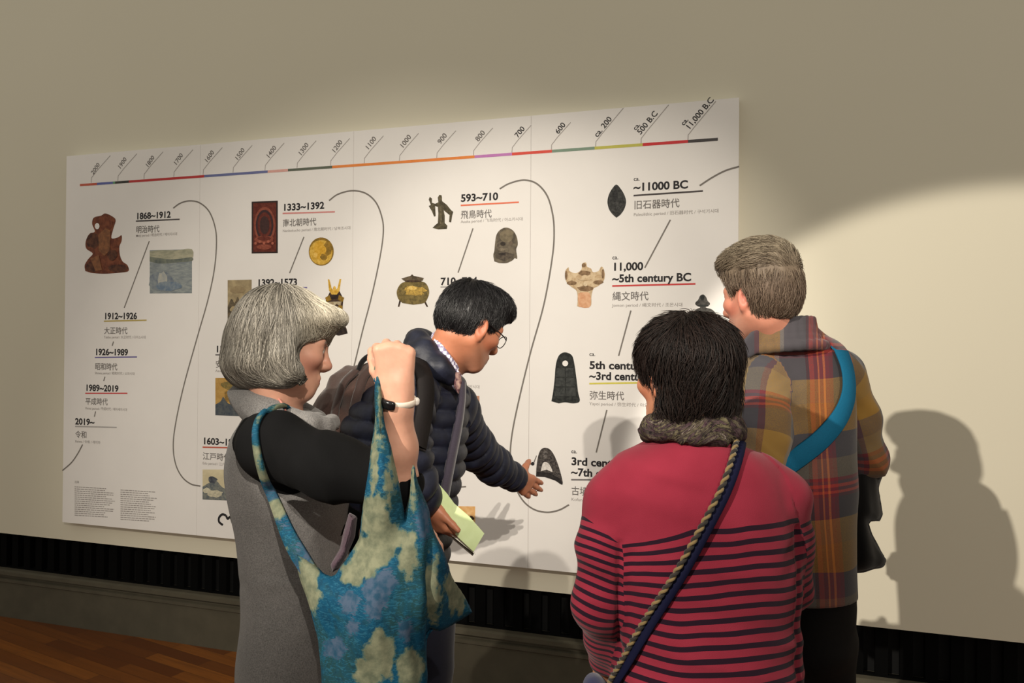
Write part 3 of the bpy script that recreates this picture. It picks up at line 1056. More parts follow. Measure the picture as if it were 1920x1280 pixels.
class Head:
    """skull, face and ears round an origin between the ears; local axes right, forward, up"""

    def __init__(s, o, fwd, up=(0, 0, 1), sc=1.0):
        s.o = np.asarray(o, float)
        s.R = frame(fwd, up)
        s.sc = sc

    def w(s, x, y, z):
        return s.o + s.sc * (np.array([x, y, z]) @ s.R)

    def local(s, P):
        return (np.asarray(P) - s.o) @ s.R.T / s.sc

    def build(s, S, nose=1.0, chin=1.0):
        c, w = s.sc, s.w

        def E(x, y, z, r, op='u', k=.02):
            S.ell(w(x, y, z), np.array(r) * c, s.R, op, k * c)

        def C(a, b, ra, rb, op='u', k=.015):
            S.rc(w(*a), w(*b), ra * c, rb * c, op, k * c)
        E(0, -.012, .035, (.073, .092, .084))
        E(0, .022, -.03, (.058, .066, .085), k=.03)
        C((0, .064, -.1), (0, .060, -.095), .021 * chin, .022 * chin, k=.03)
        for q in (-1, 1):
            C((q * .052, -.005, -.05), (q * .022, .06, -.098), .02, .018, k=.03)
            E(q * .042, .058, -.018, (.024, .024, .02), k=.025)
            C((q * .008, .083, .02), (q * .045, .068, .022), .012, .011, k=.02)
            E(q * .032, .094, .002, (.017, .014, .011), 's', .014)
            E(q * .031, .074, .002, (.0135, .0125, .0115), k=.003)
            C((q * .016, .083, .0085), (q * .046, .076, .006), .0042, .004, k=.004)
            C((q * .018, .082, -.007), (q * .044, .076, -.006), .0035, .0035, k=.006)
            E(q * .0115, .097, -.034, (.0085, .011, .008), k=.008)
            ec = w(q * .073, -.008, -.008)
            eR = frame(s.R.T @ np.array([q * .92, -.40, 0]), s.R.T @ np.array([0, -.15, 1]))
            # ear: a flat oval with a hollow, a rim and a lobe
            S.ell(ec + 0.006 * c * eR[1], np.array([.018, .008, .031]) * c, eR, 'u', .008 * c)
            S.ell(ec + 0.014 * c * eR[1] - .002 * c * eR[2], np.array([.0095, .007, .018]) * c, eR, 's', .006 * c)
            S.rc(w(q * .075, -.002, -.038), w(q * .075, -.004, -.034), .0085 * c, .0085 * c, 'u', .01 * c)
        E(0, .066, -.070, (.032, .026, .032), k=.02)
        C((0, .088, .012), (0, .108, -.03), .0085 * nose, .0125 * nose, k=.012)
        C((0, .108, -.032), (0, .1, -.04), .010 * nose, .007, k=.01)
        C((-.017, .088, -.063), (.017, .088, -.063), .0068, .0068, k=.008)
        C((-.014, .086, -.075), (.014, .086, -.075), .0076, .0076, k=.01)
        C((-.022, .0965, -.0690), (.022, .0965, -.0690), .0022, .0022, 's', .004)
        return S

    def tint(s, P, skin, lip, brow=None, blush=None, stubble=None, cap=None):
        """skin colouring that belongs to the face: lips, brows, eyes, ruddier cheeks and ears"""
        q = s.local(P)
        x, y, z = q[:, 0], q[:, 1], q[:, 2]
        col = np.tile(np.array(lin(skin)), (len(P), 1))

        def paint(m, c):
            m = np.clip(m, 0, 1)[:, None]
            col[:] = col * (1 - m) + np.array(lin(c)) * m
        if blush is not None:
            for a in (-1, 1):
                paint(.8 * np.exp(-(((x - a * .048) / .022) ** 2 + ((y - .05) / .035) ** 2 + ((z + .03) / .022) ** 2)), blush)
                paint(.8 * np.exp(-(((x - a * .082) / .012) ** 2 + ((y + .01) / .03) ** 2 + ((z + .008) / .035) ** 2)), blush)
            paint(.8 * np.exp(-((x / .014) ** 2 + ((y - .115) / .02) ** 2 + ((z + .03) / .016) ** 2)), blush)
        if stubble is not None:
            paint(.8 * np.clip((-.045 - z) / .02, 0, 1) * np.clip((y + .01) / .03, 0, 1) * (z > -.15), stubble)
        fy = (y > .06)
        paint(fy * np.clip(1.4 - (np.abs(x) / .024) ** 2 - ((z + .0695) / .011) ** 2, 0, 1) * 1.5, lip)
        for a in (-1, 1):
            ex, ez = x - a * .031, z - .002
            eye = fy & (np.abs(x) > .014)
            m = eye * np.clip((1 - (ex / .0145) ** 2 - (ez / .0062) ** 2) * 5, 0, 1)
            paint(m, (222, 214, 206))
            paint(m * (np.hypot(ex, ez) < .0062), (70, 54, 44))
            paint(eye * np.clip((1 - (ex / .017) ** 2 - ((ez - .0075) / .0022) ** 2) * 4, 0, 1), (60, 44, 38))
            if brow is not None:
                paint(eye * np.clip((1 - (np.abs(ex - a * .002) / .021) ** 2 - ((ez - .0215 + 6 * ex ** 2) / .0048) ** 2) * 3, 0, 1), brow)
        col *= (1 + .07 * vn(P, 60))[:, None] * (1 + .05 * vn(P, 220))[:, None]
        return col


def skin_mat(name='skin'):
    t = NT(name)
    t.base(t.attr('tint', 'Color'))
    t.rough(0.48)
    t.b.inputs['Subsurface Weight'].default_value = 0.12
    t.b.inputs['Subsurface Radius'].default_value = (0.9, 0.35, 0.2)
    t.b.inputs['Subsurface Scale'].default_value = 0.006
    t.b.inputs['Specular IOR Level'].default_value = 0.35
    t.bump(t.noise(t.coord(), 420, 3), 0.10, 0.0006)
    return t.m


M_SKIN = skin_mat()


def hand(S, wrist, along, palm, thumb, bends, sc=1.0, spread=0.12, thumb_dir=None, thumb_bend=0.5, wr=0.024):
    """five-fingered hand. along: wrist to knuckles, palm: out of the palm, thumb: towards the thumb side.
    bends: per finger (knuckle, middle, end) bend in radians towards the palm. Returns key points."""
    y = nrm(along)
    n = np.asarray(palm, float)
    n = nrm(n - y * (n @ y))
    x = np.asarray(thumb, float)
    x = nrm(x - y * (x @ y) - n * (x @ n))
    w = np.asarray(wrist, float)
    kn, tips = [], []
    lat = (.030, .0105, -.0095, -.028)
    lon = (.088, .092, .088, .079)
    ln = (.95, 1.05, .98, .78)
    for i in range(4):
        k = w + sc * (x * lat[i] + y * lon[i])
        kn.append(k)
        S.rc(w + sc * (x * lat[i] * .55 + y * .012), k, .0155 * sc, .0115 * sc, 'u', .016 * sc)
        d = nrm(y + x * lat[i] * spread * 30 * .1)
        p = k
        ang = 0.0
        for j, (sl, r0, r1) in enumerate(((.043, .0098, .0088), (.027, .0088, .0080), (.021, .0080, .0068))):
            ang += bends[i][j]
            dd = d * math.cos(ang) - (-n) * math.sin(ang)
            q = p + dd * sl * ln[i] * sc
            S.rc(p, q, r0 * sc, r1 * sc, 'u', .004 * sc)
            p = q
        tips.append(p)
    S.rc(w - y * .02 * sc, w + y * .02 * sc, wr * sc, .022 * sc, 'u', .02 * sc)
    S.ell(w + sc * (y * .045 + n * .006 + x * .014), np.array([.018, .03, .015]) * sc, np.stack([x, y, n]), 'u', .015 * sc)
    td = nrm(x * .75 + y * .55 + n * .35) if thumb_dir is None else nrm(thumb_dir)
    a = w + sc * (x * .022 + y * .022 + n * .004)
    b = a + td * .04 * sc
    td2 = nrm(td + thumb_bend * (y * .6 + n * .5 - x * .3))
    c = b + td2 * .03 * sc
    e = c + nrm(td2 + thumb_bend * .5 * (y * .4 + n * .4 - x * .3)) * .022 * sc
    S.rc(a, b, .0145 * sc, .0115 * sc, 'u', .016 * sc)
    S.rc(b, c, .0108 * sc, .0098 * sc, 'u', .005 * sc)
    S.rc(c, e, .0098 * sc, .0078 * sc, 'u', .004 * sc)
    return kn, tips, (a, b, c, e)


def px_st(rows, D, floor_rows=()):
    """torso rows (photo y, left x, right x, half depth[, D]) -> zloft stations"""
    out = []
    for r in rows:
        py, xl, xr, hd = r[:4]
        d = r[4] if len(r) > 4 else D
        a, b = V(xl, py, d), V(xr, py, d)
        c = (a + b) / 2
        out.append((c[2], c[0], d, (b[0] - a[0]) / 2, hd))
    return out + list(floor_rows)


def cloth(name, col, var=0.10, weave=900, rough=0.85, bump=0.25, big=18, sheen=0.2):
    t = NT(name)
    v = t.coord()
    c = lin(col)
    f = t.noise(v, big, 4)
    g = t.noise(v, weave, 2)
    base = t.ramp(f, [(.3, tuple(x * (1 - var) for x in c)), (.7, tuple(min(1, x * (1 + var)) for x in c))])
    t.base(t.mix(0.35, base, t.ramp(g, [(.3, tuple(x * .6 for x in c)), (.7, tuple(min(1, x * 1.35) for x in c))])))
    t.rough(rough)
    t.b.inputs['Sheen Weight'].default_value = sheen
    t.b.inputs['Specular IOR Level'].default_value = 0.15
    t.bump(g, bump, 0.001)
    return t.m


def hair_mat(name, dark, light, rough=0.45, spec=0.4):
    t = NT(name)
    a = t.attr('strand')
    t.base(t.ramp(a, [(0.0, lin(dark)), (1.0, lin(light))]))
    t.rough(rough)
    t.b.inputs['Specular IOR Level'].default_value = spec
    return t.m


def shoes(root, feet, col=(40, 38, 38), nm='shoe'):
    m = flat(col, .1, 40, .5, 0, 'shoe_leather')
    for (x, y), d in feet:
        S = Sdf(.02)
        d = nrm([d[0], d[1], 0])
        a = np.array([x, y, 0.045])
        S.ell(a + d * .05 + [0, 0, -.005], (.045, .12, .04), frame(d), 'u')
        S.ell(a - d * .035 + [0, 0, .02], (.04, .055, .055), frame(d), 'u', .03)
        S.add(lambda P: P[..., 2] - 0.004, [x - .3, y - .3, -.1], [x + .3, y + .3, .004], 's', .006)
        root.sdf(nm, S, .008, m)


def folds(P, amp, fx, fz, seed, tilt=0.0):
    """long soft cloth folds, sharper on their crests"""
    q = np.stack([P[:, 0] * fx, P[:, 1] * fx, P[:, 2] * fz + tilt * P[:, 0]], 1)
    a = vn(q, 1, seed)
    return amp * ((1 - np.abs(a)) ** 2 - .4) + amp * .5 * vn(q * 2.1, 1, seed + 3)


def along(pts, P):
    """soft arc length along a limb and the turn around it"""
    q = spline(list(np.asarray(pts, float)), 8)
    sl = np.concatenate([[0], np.cumsum(np.linalg.norm(np.diff(q, axis=0), axis=1))])
    T = np.gradient(q, axis=0)
    T /= np.linalg.norm(T, axis=1)[:, None]
    num = np.zeros(len(P))
    den = np.zeros(len(P)) + 1e-12
    best = np.full(len(P), 1e9)
    ang = np.zeros(len(P))
    d2 = np.stack([((P - a) ** 2).sum(1) for a in q])
    m0 = d2.min(0)
    for k, a in enumerate(q):
        w = np.exp(-(d2[k] - m0) / (2 * .045 ** 2))
        num += w * (sl[k] + np.clip((P - a) @ T[k], -.05, .05))
        den += w
        u = nrm(np.cross(T[k], [0, 1, .01]))
        v = nrm(np.cross(T[k], u))
        m = d2[k] <= m0
        ang[m] = np.arctan2((P[m] - a) @ u, (P[m] - a) @ v)
    return num / den, ang


def legs(root, cx, cy, dx, top, r0, mat, name='trousers', hipw=.16, hipd=.12, knee=(0, 0), prof=False):
    """trousers from hip height to the ankles"""
    S = Sdf(.03)
    S.ecap((cx, cy, top), (cx, cy, top - .16), (1, 0, 0), (hipw, hipd), (hipw * .98, hipd))
    for q in (-1, 1):
        ex, ey = (0, q * dx) if prof else (q * dx, 0)
        S.chain([(cx + ex, cy + ey, top - .16), (cx + ex * 1.05 + knee[0], cy + ey * 1.05 + knee[1], .48), (cx + ex * 1.05, cy + ey * 1.05 + .01, .085)], [r0, r0 * .78, r0 * .72])
    S.add(lambda P: P[..., 2] - 0.06, [cx - .4, cy - .4, -.1], [cx + .4, cy + .4, .06], 's', .004)
    return root.sdf(name, S, .012, mat, disp=lambda P: folds(P, .005, 7, 9, 5))


# ================================================================== woman in the striped pink sweater, seen from behind
D3 = 1.47
r3 = Root('person', V(1325, 1200, D3)[:2], 'person with short dark hair in a pink sweater with dark stripes, back turned, patterned scarf', 'person')
h3 = Head(V(1281, 702, D3), (-.52, .85, -.10), (0.02, 0, 1), .93)
B3 = Sdf(.02)
h3.build(B3)
t3 = px_st([(816, 1248, 1350, .055), (840, 1196, 1404, .08), (866, 1160, 1440, .098), (905, 1140, 1466, .112), (960, 1142, 1482, .122), (1030, 1150, 1492, .128),
            (1100, 1158, 1494, .126), (1180, 1160, 1493, .13), (1290, 1154, 1498, .138), (1400, 1148, 1506, .145), (1452, 1152, 1504, .145)], D3)
thin = [(a, b, c, w - .012, d - .012) for a, b, c, w, d in t3]
B3.zloft(thin)
B3.rc(h3.w(0, -.02, -.05), V(1300, 835, D3), .052, .062)
aL3 = [V(1158, 938, D3), V(1136, 1030, D3 - .01), V(1127, 1128, D3 - .01), V(1139, 1222, D3 + .08)]
aR3 = [V(1460, 938, D3), V(1471, 1020, D3 + .02), V(1474, 1100, D3 + .05), V(1452, 1132, D3 + .20)]
B3.chain(aL3, [.045, .04, .034, .026])
B3.chain(aR3, [.045, .04, .034, .026])
for a, th in ((aL3, (1, .3, .3)), (aR3, (-1, .3, .3))):
    hand(B3, a[-1] + nrm(a[-1] - a[-2]) * .02, a[-1] - a[-2], (0, .2, -1) if a is aL3 else (0, .3, -1), th, [(.5, .6, .4)] * 4)
zf3 = .93
for q in (-1, 1):
    c = V(1325, 1400, D3)
    B3.chain([(c[0] + q * .085, D3, .8), (c[0] + q * .09, D3, .45), (c[0] + q * .09, D3, .09)], [.075, .055, .042])


def tint3(P):
    return h3.tint(P, (178, 122, 92), (150, 84, 74), (44, 34, 30), (186, 112, 88))


r3.sdf('body', B3, .005, M_SKIN, attrs={'tint': tint3})

W3 = Sdf(.03)
W3.zloft(t3, n=2.25)
YOKE = lambda P: 0.0
t = NT('striped_knit')
sel = t.math('GREATER_THAN', t.attr('sel'), 0.0)
s_ = t.math('ADD', t.math('MULTIPLY', t.attr('sb'), sel), t.math('MULTIPLY', t.attr('sa'), t.math('SUBTRACT', 1.0, sel)))
yk = t.math('ADD', t.math('MULTIPLY', t.attr('yb'), sel), t.math('MULTIPLY', t.attr('ya'), t.math('SUBTRACT', 1.0, sel)))
ln = t.math('LESS_THAN', t.math('FRACT', s_), 0.42)
on = t.math('MULTIPLY', ln, t.math('GREATER_THAN', yk, 0.0))
v = t.coord()
kn = t.noise(v, 700, 2)
mot = t.noise(v, 10, 3)
pink = t.ramp(mot, [(.3, lin((112, 29, 44))), (.7, lin((124, 35, 51)))])
t.base(t.mix(on, pink, lin((28, 10, 24))))
t.rough(.85)
t.b.inputs['Sheen Weight'].default_value = .08
t.b.inputs['Specular IOR Level'].default_value = .1
t.bump(kn, .35, .001)
M_KNIT = t.m
zy = V(1325, 960, D3)[2]


def garment(torso, arms, k, cuffs=None):
    """torso and sleeves in one cloth surface, with a selector telling sleeve from body"""
    G = Sdf(k)
    T = Sdf(k)
    T.it = list(torso.it)
    G.it = list(torso.it)
    A = []
    for pts, rads in arms:
        G.chain(pts, rads)
        a = Sdf(.02)
        a.chain(pts, rads)
        A.append(a)

    def sel(P):
        return np.minimum.reduce([a(P) for a in A]) - T(P)
    return G, sel, A


def near_arm(arms, A, P, fn):
    """value of fn(index, along, turn) from the nearer sleeve"""
    d = np.stack([a(P) for a in A])
    w = d.argmin(0)
    out = np.zeros(len(P))
    for i, (pts, rads) in enumerate(arms):
        s, a = along(pts, P)
        v = fn(i, s, a)
        out[w == i] = v[w == i]
    return out


armsL = [V(1188, 898, D3)] + aL3[:-1] + [aL3[-1] + nrm(aL3[-1] - aL3[-2]) * .01]
armsR = [V(1426, 898, D3)] + aR3[:-1] + [aR3[-1] + nrm(aR3[-1] - aR3[-2]) * .01]
AR3 = [(armsL, [.042, .054, .050, .047, .039]), (armsR, [.042, .052, .049, .044, .036])]
G3, sel3, A3 = garment(W3, AR3, .03)


def sb3(P):
    px, py, _ = px_of(P)
    dz = zy - P[:, 2] + .004 * vn(P * [1, 1, .6], 8, 2) + .003 * vn(P * [1, 1, .5], 22, 5) + .010 * np.clip((px - 1400) / 100, -1, 1) * np.clip((zy - P[:, 2]) * 0 + .4, 0, 1)
    drop = .062 * np.clip((1300 - px) / 130, 0, 1.1) ** 1.2
    return (dz - drop * np.exp(-np.clip(dz, -.05, 1) / .085)) / .0222


def sa3(P):
    return near_arm(AR3, A3, P, lambda i, s, a: (s + .010 * np.cos(a + 1.0) + .003 * vn(P, 16, i)) / .0146)


def ya3(P):
    px, py, _ = px_of(P)
    return np.where(px < 1300, py - (966 + (px - 1095) * .80), py - 975) * .001


def disp3(P):
    px, py, _ = px_of(P)
    pull = np.exp(-((px - 1180) / 45) ** 2 - ((py - 1040) / 70) ** 2) + np.exp(-((px - 1485) / 25) ** 2 - ((py - 1020) / 60) ** 2)
    yoke = np.exp(-((px - 1290) / 120) ** 2 - ((py - 900) / 40) ** 2)
    crease = np.exp(-((px - (1163 - (py - 1020) * .02)) / 5.0) ** 2) * (py > 1015) + np.exp(-((px - 1496) / 4.0) ** 2) * (py > 985)
    return (folds(P, .0035, 4, 16, 2, 3) + .007 * pull * vn(np.stack([P[:, 0] * 3, P[:, 1] * 3, P[:, 2] * 34 - P[:, 0] * 30], 1), 1, 8) + .003 * vn(P, 6, 9)
            + .0035 * yoke * vn(np.stack([P[:, 0] * 5, P[:, 1] * 5, P[:, 2] * 46 + P[:, 0] * 12], 1), 1, 12)
            + .004 * (np.minimum.reduce([a(P) for a in A3]) < W3(P)) * vn(np.stack([P[:, 0] * 8, P[:, 1] * 8, P[:, 2] * 30 + P[:, 0] * 14], 1), 1, 6) - .006 * np.clip(crease, 0, 1))


G3.ell(armsL[-1] + nrm(aL3[-1] - aL3[-2]) * .035, (.034, .034, .034), op='s', k=.006)
G3.ell(armsR[-1] + nrm(aR3[-1] - aR3[-2]) * .035, (.034, .034, .034), op='s', k=.006)
r3.sdf('sweater', G3, .005, M_KNIT, disp3, {'sb': sb3, 'sa': sa3, 'yb': lambda P: sb3(P) + .03, 'ya': ya3, 'sel': sel3}, smooth=1)
ALL3 = G3

# scarf: a wound, crumpled ring
S = Sdf(.012)
cs = V(1298, 809, D3)
for kk, (rz, rr, tube_r, ph) in enumerate(((.008, .064, .016, 0), (-.008, .074, .017, 1.2), (.000, .070, .017, 2.2))):
    n = 18
    ring = [cs + np.array([(rr + .008) * math.cos(a), rr * .86 * math.sin(a), rz + .010 * math.sin(a * 2 + ph) - .018 * math.sin(a)]) for a in np.linspace(0, 2 * math.pi, n + 1)]
    S.chain(ring, [tube_r] * (n + 1))
S.chain([V(1285, 835, D3 + .13), V(1270, 900, D3 + .16), V(1290, 980, D3 + .16)], [.03, .035, .03])
t = NT('patterned_scarf')
cx_ = t.n('ShaderNodeCombineXYZ')
t.l(t.attr('su'), cx_.inputs[0])
t.l(t.attr('sv'), cx_.inputs[1])
a = t.noise(cx_.outputs[0], 1.0, 3, .65, 1.2)
c = t.ramp(a, [(.30, lin((20, 15, 18))), (.40, lin((58, 40, 48))), (.46, lin((26, 21, 20))), (.52, lin((86, 80, 58))), (.56, lin((30, 22, 24))), (.61, lin((120, 110, 100))), (.64, lin((40, 28, 34))), (.72, lin((74, 60, 50)))], 'CONSTANT')
t.base(t.mix(.25, c, t.ramp(t.noise(t.coord(), 160, 3), [(.35, lin((22, 18, 20))), (.65, lin((96, 86, 78)))])))
t.rough(.9)
t.b.inputs['Specular IOR Level'].default_value = .1
t.bump(a, .5, .003)
sv_f = lambda P: P[:, 2] + .035 * np.sin(2.2 * np.arctan2(P[:, 1] - cs[1], P[:, 0] - cs[0]) + 1) + .006 * vn(P, 30)
r3.sdf('scarf', S, .0035, t.m, lambda P: .007 * ((1 - np.abs(vn(np.stack([np.arctan2(P[:, 1] - cs[1], P[:, 0] - cs[0]) * 1.6, sv_f(P) * 52, P[:, 0] * 0], 1), 1, 4))) ** 2 - .5) + .001 * vn(P, 50, 3),
       {'su': lambda P: np.arctan2(P[:, 1] - cs[1], P[:, 0] - cs[0]) * 1.3, 'sv': lambda P: sv_f(P) * 85})

# hair
H3 = Sdf(.03)
H3.ell(h3.w(0, -.02, .034), np.array([.080, .100, .081]), h3.R)
H3.ell(V(1288, 662, D3 - .0), (.082, .088, .064))
H3.ell(V(1302, 725, D3 - .02), (.070, .068, .058))
H3.rc(V(1268, 766, D3 - .03), V(1345, 764, D3 - .02), .034, .034)
H3.ell(V(1208, 748, D3 + .03), (.030, .09, .045), op='s', k=.010)
H3.ell(h3.w(0, .125, -.05), (.085, .07, .085), h3.R, 's', .02)
M_H3 = hair_mat('dark_brown_hair', (12, 9, 8), (38, 27, 23), .55, .22)
cr3 = V(1285, 596, D3 - .03)


def nrm_rows(v):
    return v / (np.linalg.norm(v, axis=1, keepdims=True) + 1e-9)


def flow_from(crown, down=.6, swirl=.5, fr=13, push=(0, 0, 0)):
    def f(P):
        return nrm_rows(nrm_rows(P - crown) * .7 + np.array([0, 0, -down]) + np.array(push) + swirl * np.stack([vn(P, fr, 1), vn(P, fr, 2), vn(P, fr, 3)], 1))
    return f


hair(r3, H3, .005, M_H3, flow_from(cr3, .5, .7), 7000, 7, .008, .00065, 3, lift=.013)
legs(r3, V(1325, 1400, D3)[0], D3, .085, .92, .085, cloth('dark_trousers', (38, 36, 42)), hipw=.165, hipd=.13)
shoes(r3, [((V(1325, 1400, D3)[0] + q * .09, D3), (-.2, 1)) for q in (-1, 1)])

# shoulder bag on the far left hip with a corded strap across the back
bag3 = Root('crossbody_bag', V(1118, 1290, 1.42), 'small dark blue bag low at the striped sweater\'s left hip with a gold corded strap', 'bag')
S = Sdf(.02)
cb = V(1120, 1292, 1.435)
S.ecap(cb + [.002, .03, -.018], cb + [0, .03, -.15], (1, 0, 0), (.024, .07), (.030, .085))
m_blue = cloth('navy_canvas', (30, 36, 72), .2, 500, .7)
bag3.sdf('bag_body', S, .006, m_blue, lambda P: .003 * vn(P, 30))
route = [(1384, 812), (1380, 838), (1368, 880), (1350, 925), (1328, 968), (1303, 1015), (1278, 1062), (1250, 1108), (1225, 1150), (1200, 1196), (1178, 1240), (1158, 1278), (1145, 1305)]
P_, N_ = [], []
for p in spline(route, 5):
    q, nn = trace(ALL3, p[0], p[1])
    if q is None:
        continue
    P_.append(q)
    N_.append(nn)
P_, N_ = np.array(P_), np.array(N_)
for _ in range(3):
    P_[1:-1] = (P_[:-2] + 2 * P_[1:-1] + P_[2:]) / 4
    N_[1:-1] = (N_[:-2] + 2 * N_[1:-1] + N_[2:]) / 4
front = [P_[0] + np.array([.004, .03, .022]), P_[0] + np.array([.012, .08, .02]), P_[0] + np.array([.0, .17, -.05]), P_[0] + np.array([-.06, .22, -.2])]
Pf = np.concatenate([spline(front[::-1] + [P_[0]], 6)[:-1], P_ + N_ * .006])
Nf = np.concatenate([np.tile(np.array([[.1, .2, 1.0]]), (len(Pf) - len(P_), 1)), N_])
Nf[:12] = [0, 1, .3]
tng = np.gradient(Pf, axis=0)
tng /= np.linalg.norm(tng, axis=1)[:, None]
side = nrm_rows(np.cross(tng, Nf))
Pb = Pf
Vv, Q = ribbon(Pb + Nf * .0015 - side * .0075, Nf, .017, .0035)
bag3.put('strap', Vv, Q, cloth('navy_webbing', (9, 11, 38), .1, 800, .8, .2, 18, 0), label='navy webbing side of the strap')
# two plied cords of the strap: gold and dark
for k, colr in ((0, (112, 94, 60)), (1, (38, 34, 30))):
    fine = spline([p for p in Pf + Nf * .006 + side * .0045], 6)
    tn = np.gradient(fine, axis=0)
    tn /= np.linalg.norm(tn, axis=1)[:, None]
    sarc = np.concatenate([[0], np.cumsum(np.linalg.norm(np.diff(fine, axis=0), axis=1))])
    a0 = nrm_rows(np.cross(tn, np.array([.2, 1, .1])))
    b0 = np.cross(tn, a0)
    ph = sarc / .0125 * 2 * math.pi / 1.0 * .5 + k * math.pi
    tw = fine + .0027 * (np.cos(ph)[:, None] * a0 + np.sin(ph)[:, None] * b0)
    Vv, Q = tube(tw, .0031, 7)
    bag3.put('cord', Vv, Q, cloth('cord%d' % k, colr, .2, 1200, .7))

# ================================================================== man in the plaid shirt
D4 = 1.90
r4 = Root('person', V(1500, 1200, D4 + .02)[:2], 'person with short greying hair in a red, grey and mustard plaid shirt facing the board', 'person')
h4 = Head(V(1424, 556, D4), (-.58, .81, -.10), (.03, 0, 1), .91)
B4 = Sdf(.02)
h4.build(B4)
t4 = px_st([(606, 1428, 1522, .055), (628, 1412, 1548, .065), (652, 1394, 1580, .085), (690, 1384, 1592, .105), (750, 1384, 1597, .125), (850, 1392, 1596, .13), (950, 1398, 1594, .128),
            (1050, 1402, 1596, .128), (1106, 1400, 1598, .13)], D4 + .04)
B4.zloft([(a, b, c, w - .015, d - .015) for a, b, c, w, d in t4])
B4.rc(h4.w(0, -.022, -.05), V(1468, 640, D4 + .03), .053, .058)
aL4 = [V(1426, 722, D4 - .025), V(1420, 806, D4 - .075), V(1410, 905, D4 - .10), V(1360, 960, D4 + .10)]
aR4 = [V(1578, 705, D4 + .12), V(1606, 790, D4 + .15), V(1622, 858, D4 + .17), V(1560, 890, D4 + .36)]
B4.chain(aL4, [.05, .044, .038, .028])
B4.chain(aR4, [.05, .044, .038, .028])
hand(B4, aL4[-1] + nrm(aL4[-1] - aL4[-2]) * .02, aL4[-1] - aL4[-2], (.5, .2, -.6), (0, .5, .8), [(.5, .6, .4)] * 4)
hand(B4, aR4[-1] + nrm(aR4[-1] - aR4[-2]) * .02, aR4[-1] - aR4[-2], (.0, .2, -.9), (-.6, -.5, .5), [(.6, .7, .4)] * 4)
lx = V(1524, 1200, D4 + .05)[0]
for q in (-1, 1):
    B4.chain([(lx + q * .04, D4 + .05, .93), (lx + q * .047, D4 + .05, .48), (lx + q * .047, D4 + .06, .09)], [.036, .032, .030])


def tint4(P):
    return h4.tint(P, (188, 128, 106), (164, 96, 86), (110, 92, 78), (186, 102, 86), (172, 126, 108))


r4.sdf('body', B4, .005, M_SKIN, attrs={'tint': tint4})
# plaid: two sets of coloured bands, woven half and half
t = NT('plaid_flannel')
WARP = [(0, (128, 96, 44)), (.17, (105, 98, 91)), (.20, (65, 61, 65)), (.38, (63, 29, 35)), (.405, (132, 42, 38)), (.44, (98, 26, 36)), (.465, (167, 84, 45)), (.48, (109, 28, 38)), (.505, (172, 88, 45)), (.52, (107, 26, 38)), (.55, (96, 29, 38)),
        (.575, (51, 49, 52)), (.72, (116, 93, 52)), (.86, (61, 59, 65)), (.96, (80, 38, 44))]
t.n('ShaderNodeValue')
fu = t.math('FRACT', t.attr('pu'))
fv = t.math('FRACT', t.attr('pv'))
cu = t.ramp(fu, [(p, lin(c)) for p, c in WARP], 'CONSTANT')
WEFT = [(0, (132, 100, 45)), (.20, (68, 66, 70)), (.38, (95, 88, 75)), (.52, (103, 44, 49)), (.545, (73, 54, 59)), (.57, (149, 58, 49)), (.59, (84, 44, 51)), (.615, (149, 61, 49)), (.635, (77, 44, 51)), (.66, (56, 54, 58)), (.82, (123, 98, 54))]
cv = t.ramp(fv, [(p, lin(c)) for p, c in WEFT], 'CONSTANT')
wv = t.noise(t.coord(), 900, 2)
col = t.mix(t.ramp(wv, [(.42, (.33,) * 3), (.58, (.67,) * 3)]), cu, cv)
t.base(col)
t.rough(.85)
t.b.inputs['Sheen Weight'].default_value = .15
t.b.inputs['Specular IOR Level'].default_value = .12
t.bump(wv, .2, .0008)
M_PLAID = t.m
W4 = Sdf(.03)
W4.zloft(t4, n=2.2)


def pu_t(P):
    px, py, _ = px_of(P)
    cx = 1524 + (py - 600) * .045
    return ((px - cx) / F_PX * D4) / .36 + .45 + .01 * vn(P, 12)


def pv_t(P):
    px, py, _ = px_of(P)
    return (1.75 - P[:, 2] + .06 * (P[:, 0] - V(1500, 800, D4)[0])) / .33 + .012 * vn(P, 10, 3)


def disp4(P):
    px, py, _ = px_of(P)
    arm = np.exp(-((px - 1478) / 40) ** 2 - ((py - 800) / 90) ** 2)
    q = np.stack([(px * .55 + py * .84) / 1.0, (px * .84 - py * .55) / 6.0, P[:, 1] * 20], 1) / 22
    return folds(P, .004, 8, 5, 21) + .012 * arm * vn(q, 1, 5) + .005 * vn(P, 7, 2)


aL4s = [V(1440, 690, D4 + .02)] + aL4[:3] + [aL4[2] + (aL4[3] - aL4[2]) * .35]
aR4s = [V(1545, 672, D4 + .06)] + aR4[:3] + [aR4[2] + (aR4[3] - aR4[2]) * .35]
AR4 = [(aL4s, [.04, .060, .061, .057, .05]), (aR4s, [.05, .060, .058, .054, .05])]
G4, sel4, A4 = garment(W4, AR4, .035)
for pts, rads in AR4:
    d_ = nrm(pts[-1] - pts[-2])
    G4.chain([pts[-1] - d_ * .026, pts[-1]], [rads[-1] + .006, rads[-1] + .005], k=.006)
    G4.rc(pts[-1] + d_ * .03, pts[-1] + d_ * .09, .046, .046, 's', .004)


def pu4(P):
    s = near_arm(AR4, A4, P, lambda i, s, a: a * .058 / .34 + (.02 if i == 0 else .05))
    return np.where(sel4(P) > 0, pu_t(P), s)


def pv4(P):
    s = near_arm(AR4, A4, P, lambda i, s, a: s / .30 + (.15 if i == 0 else .5))
    return np.where(sel4(P) > 0, pv_t(P), s)


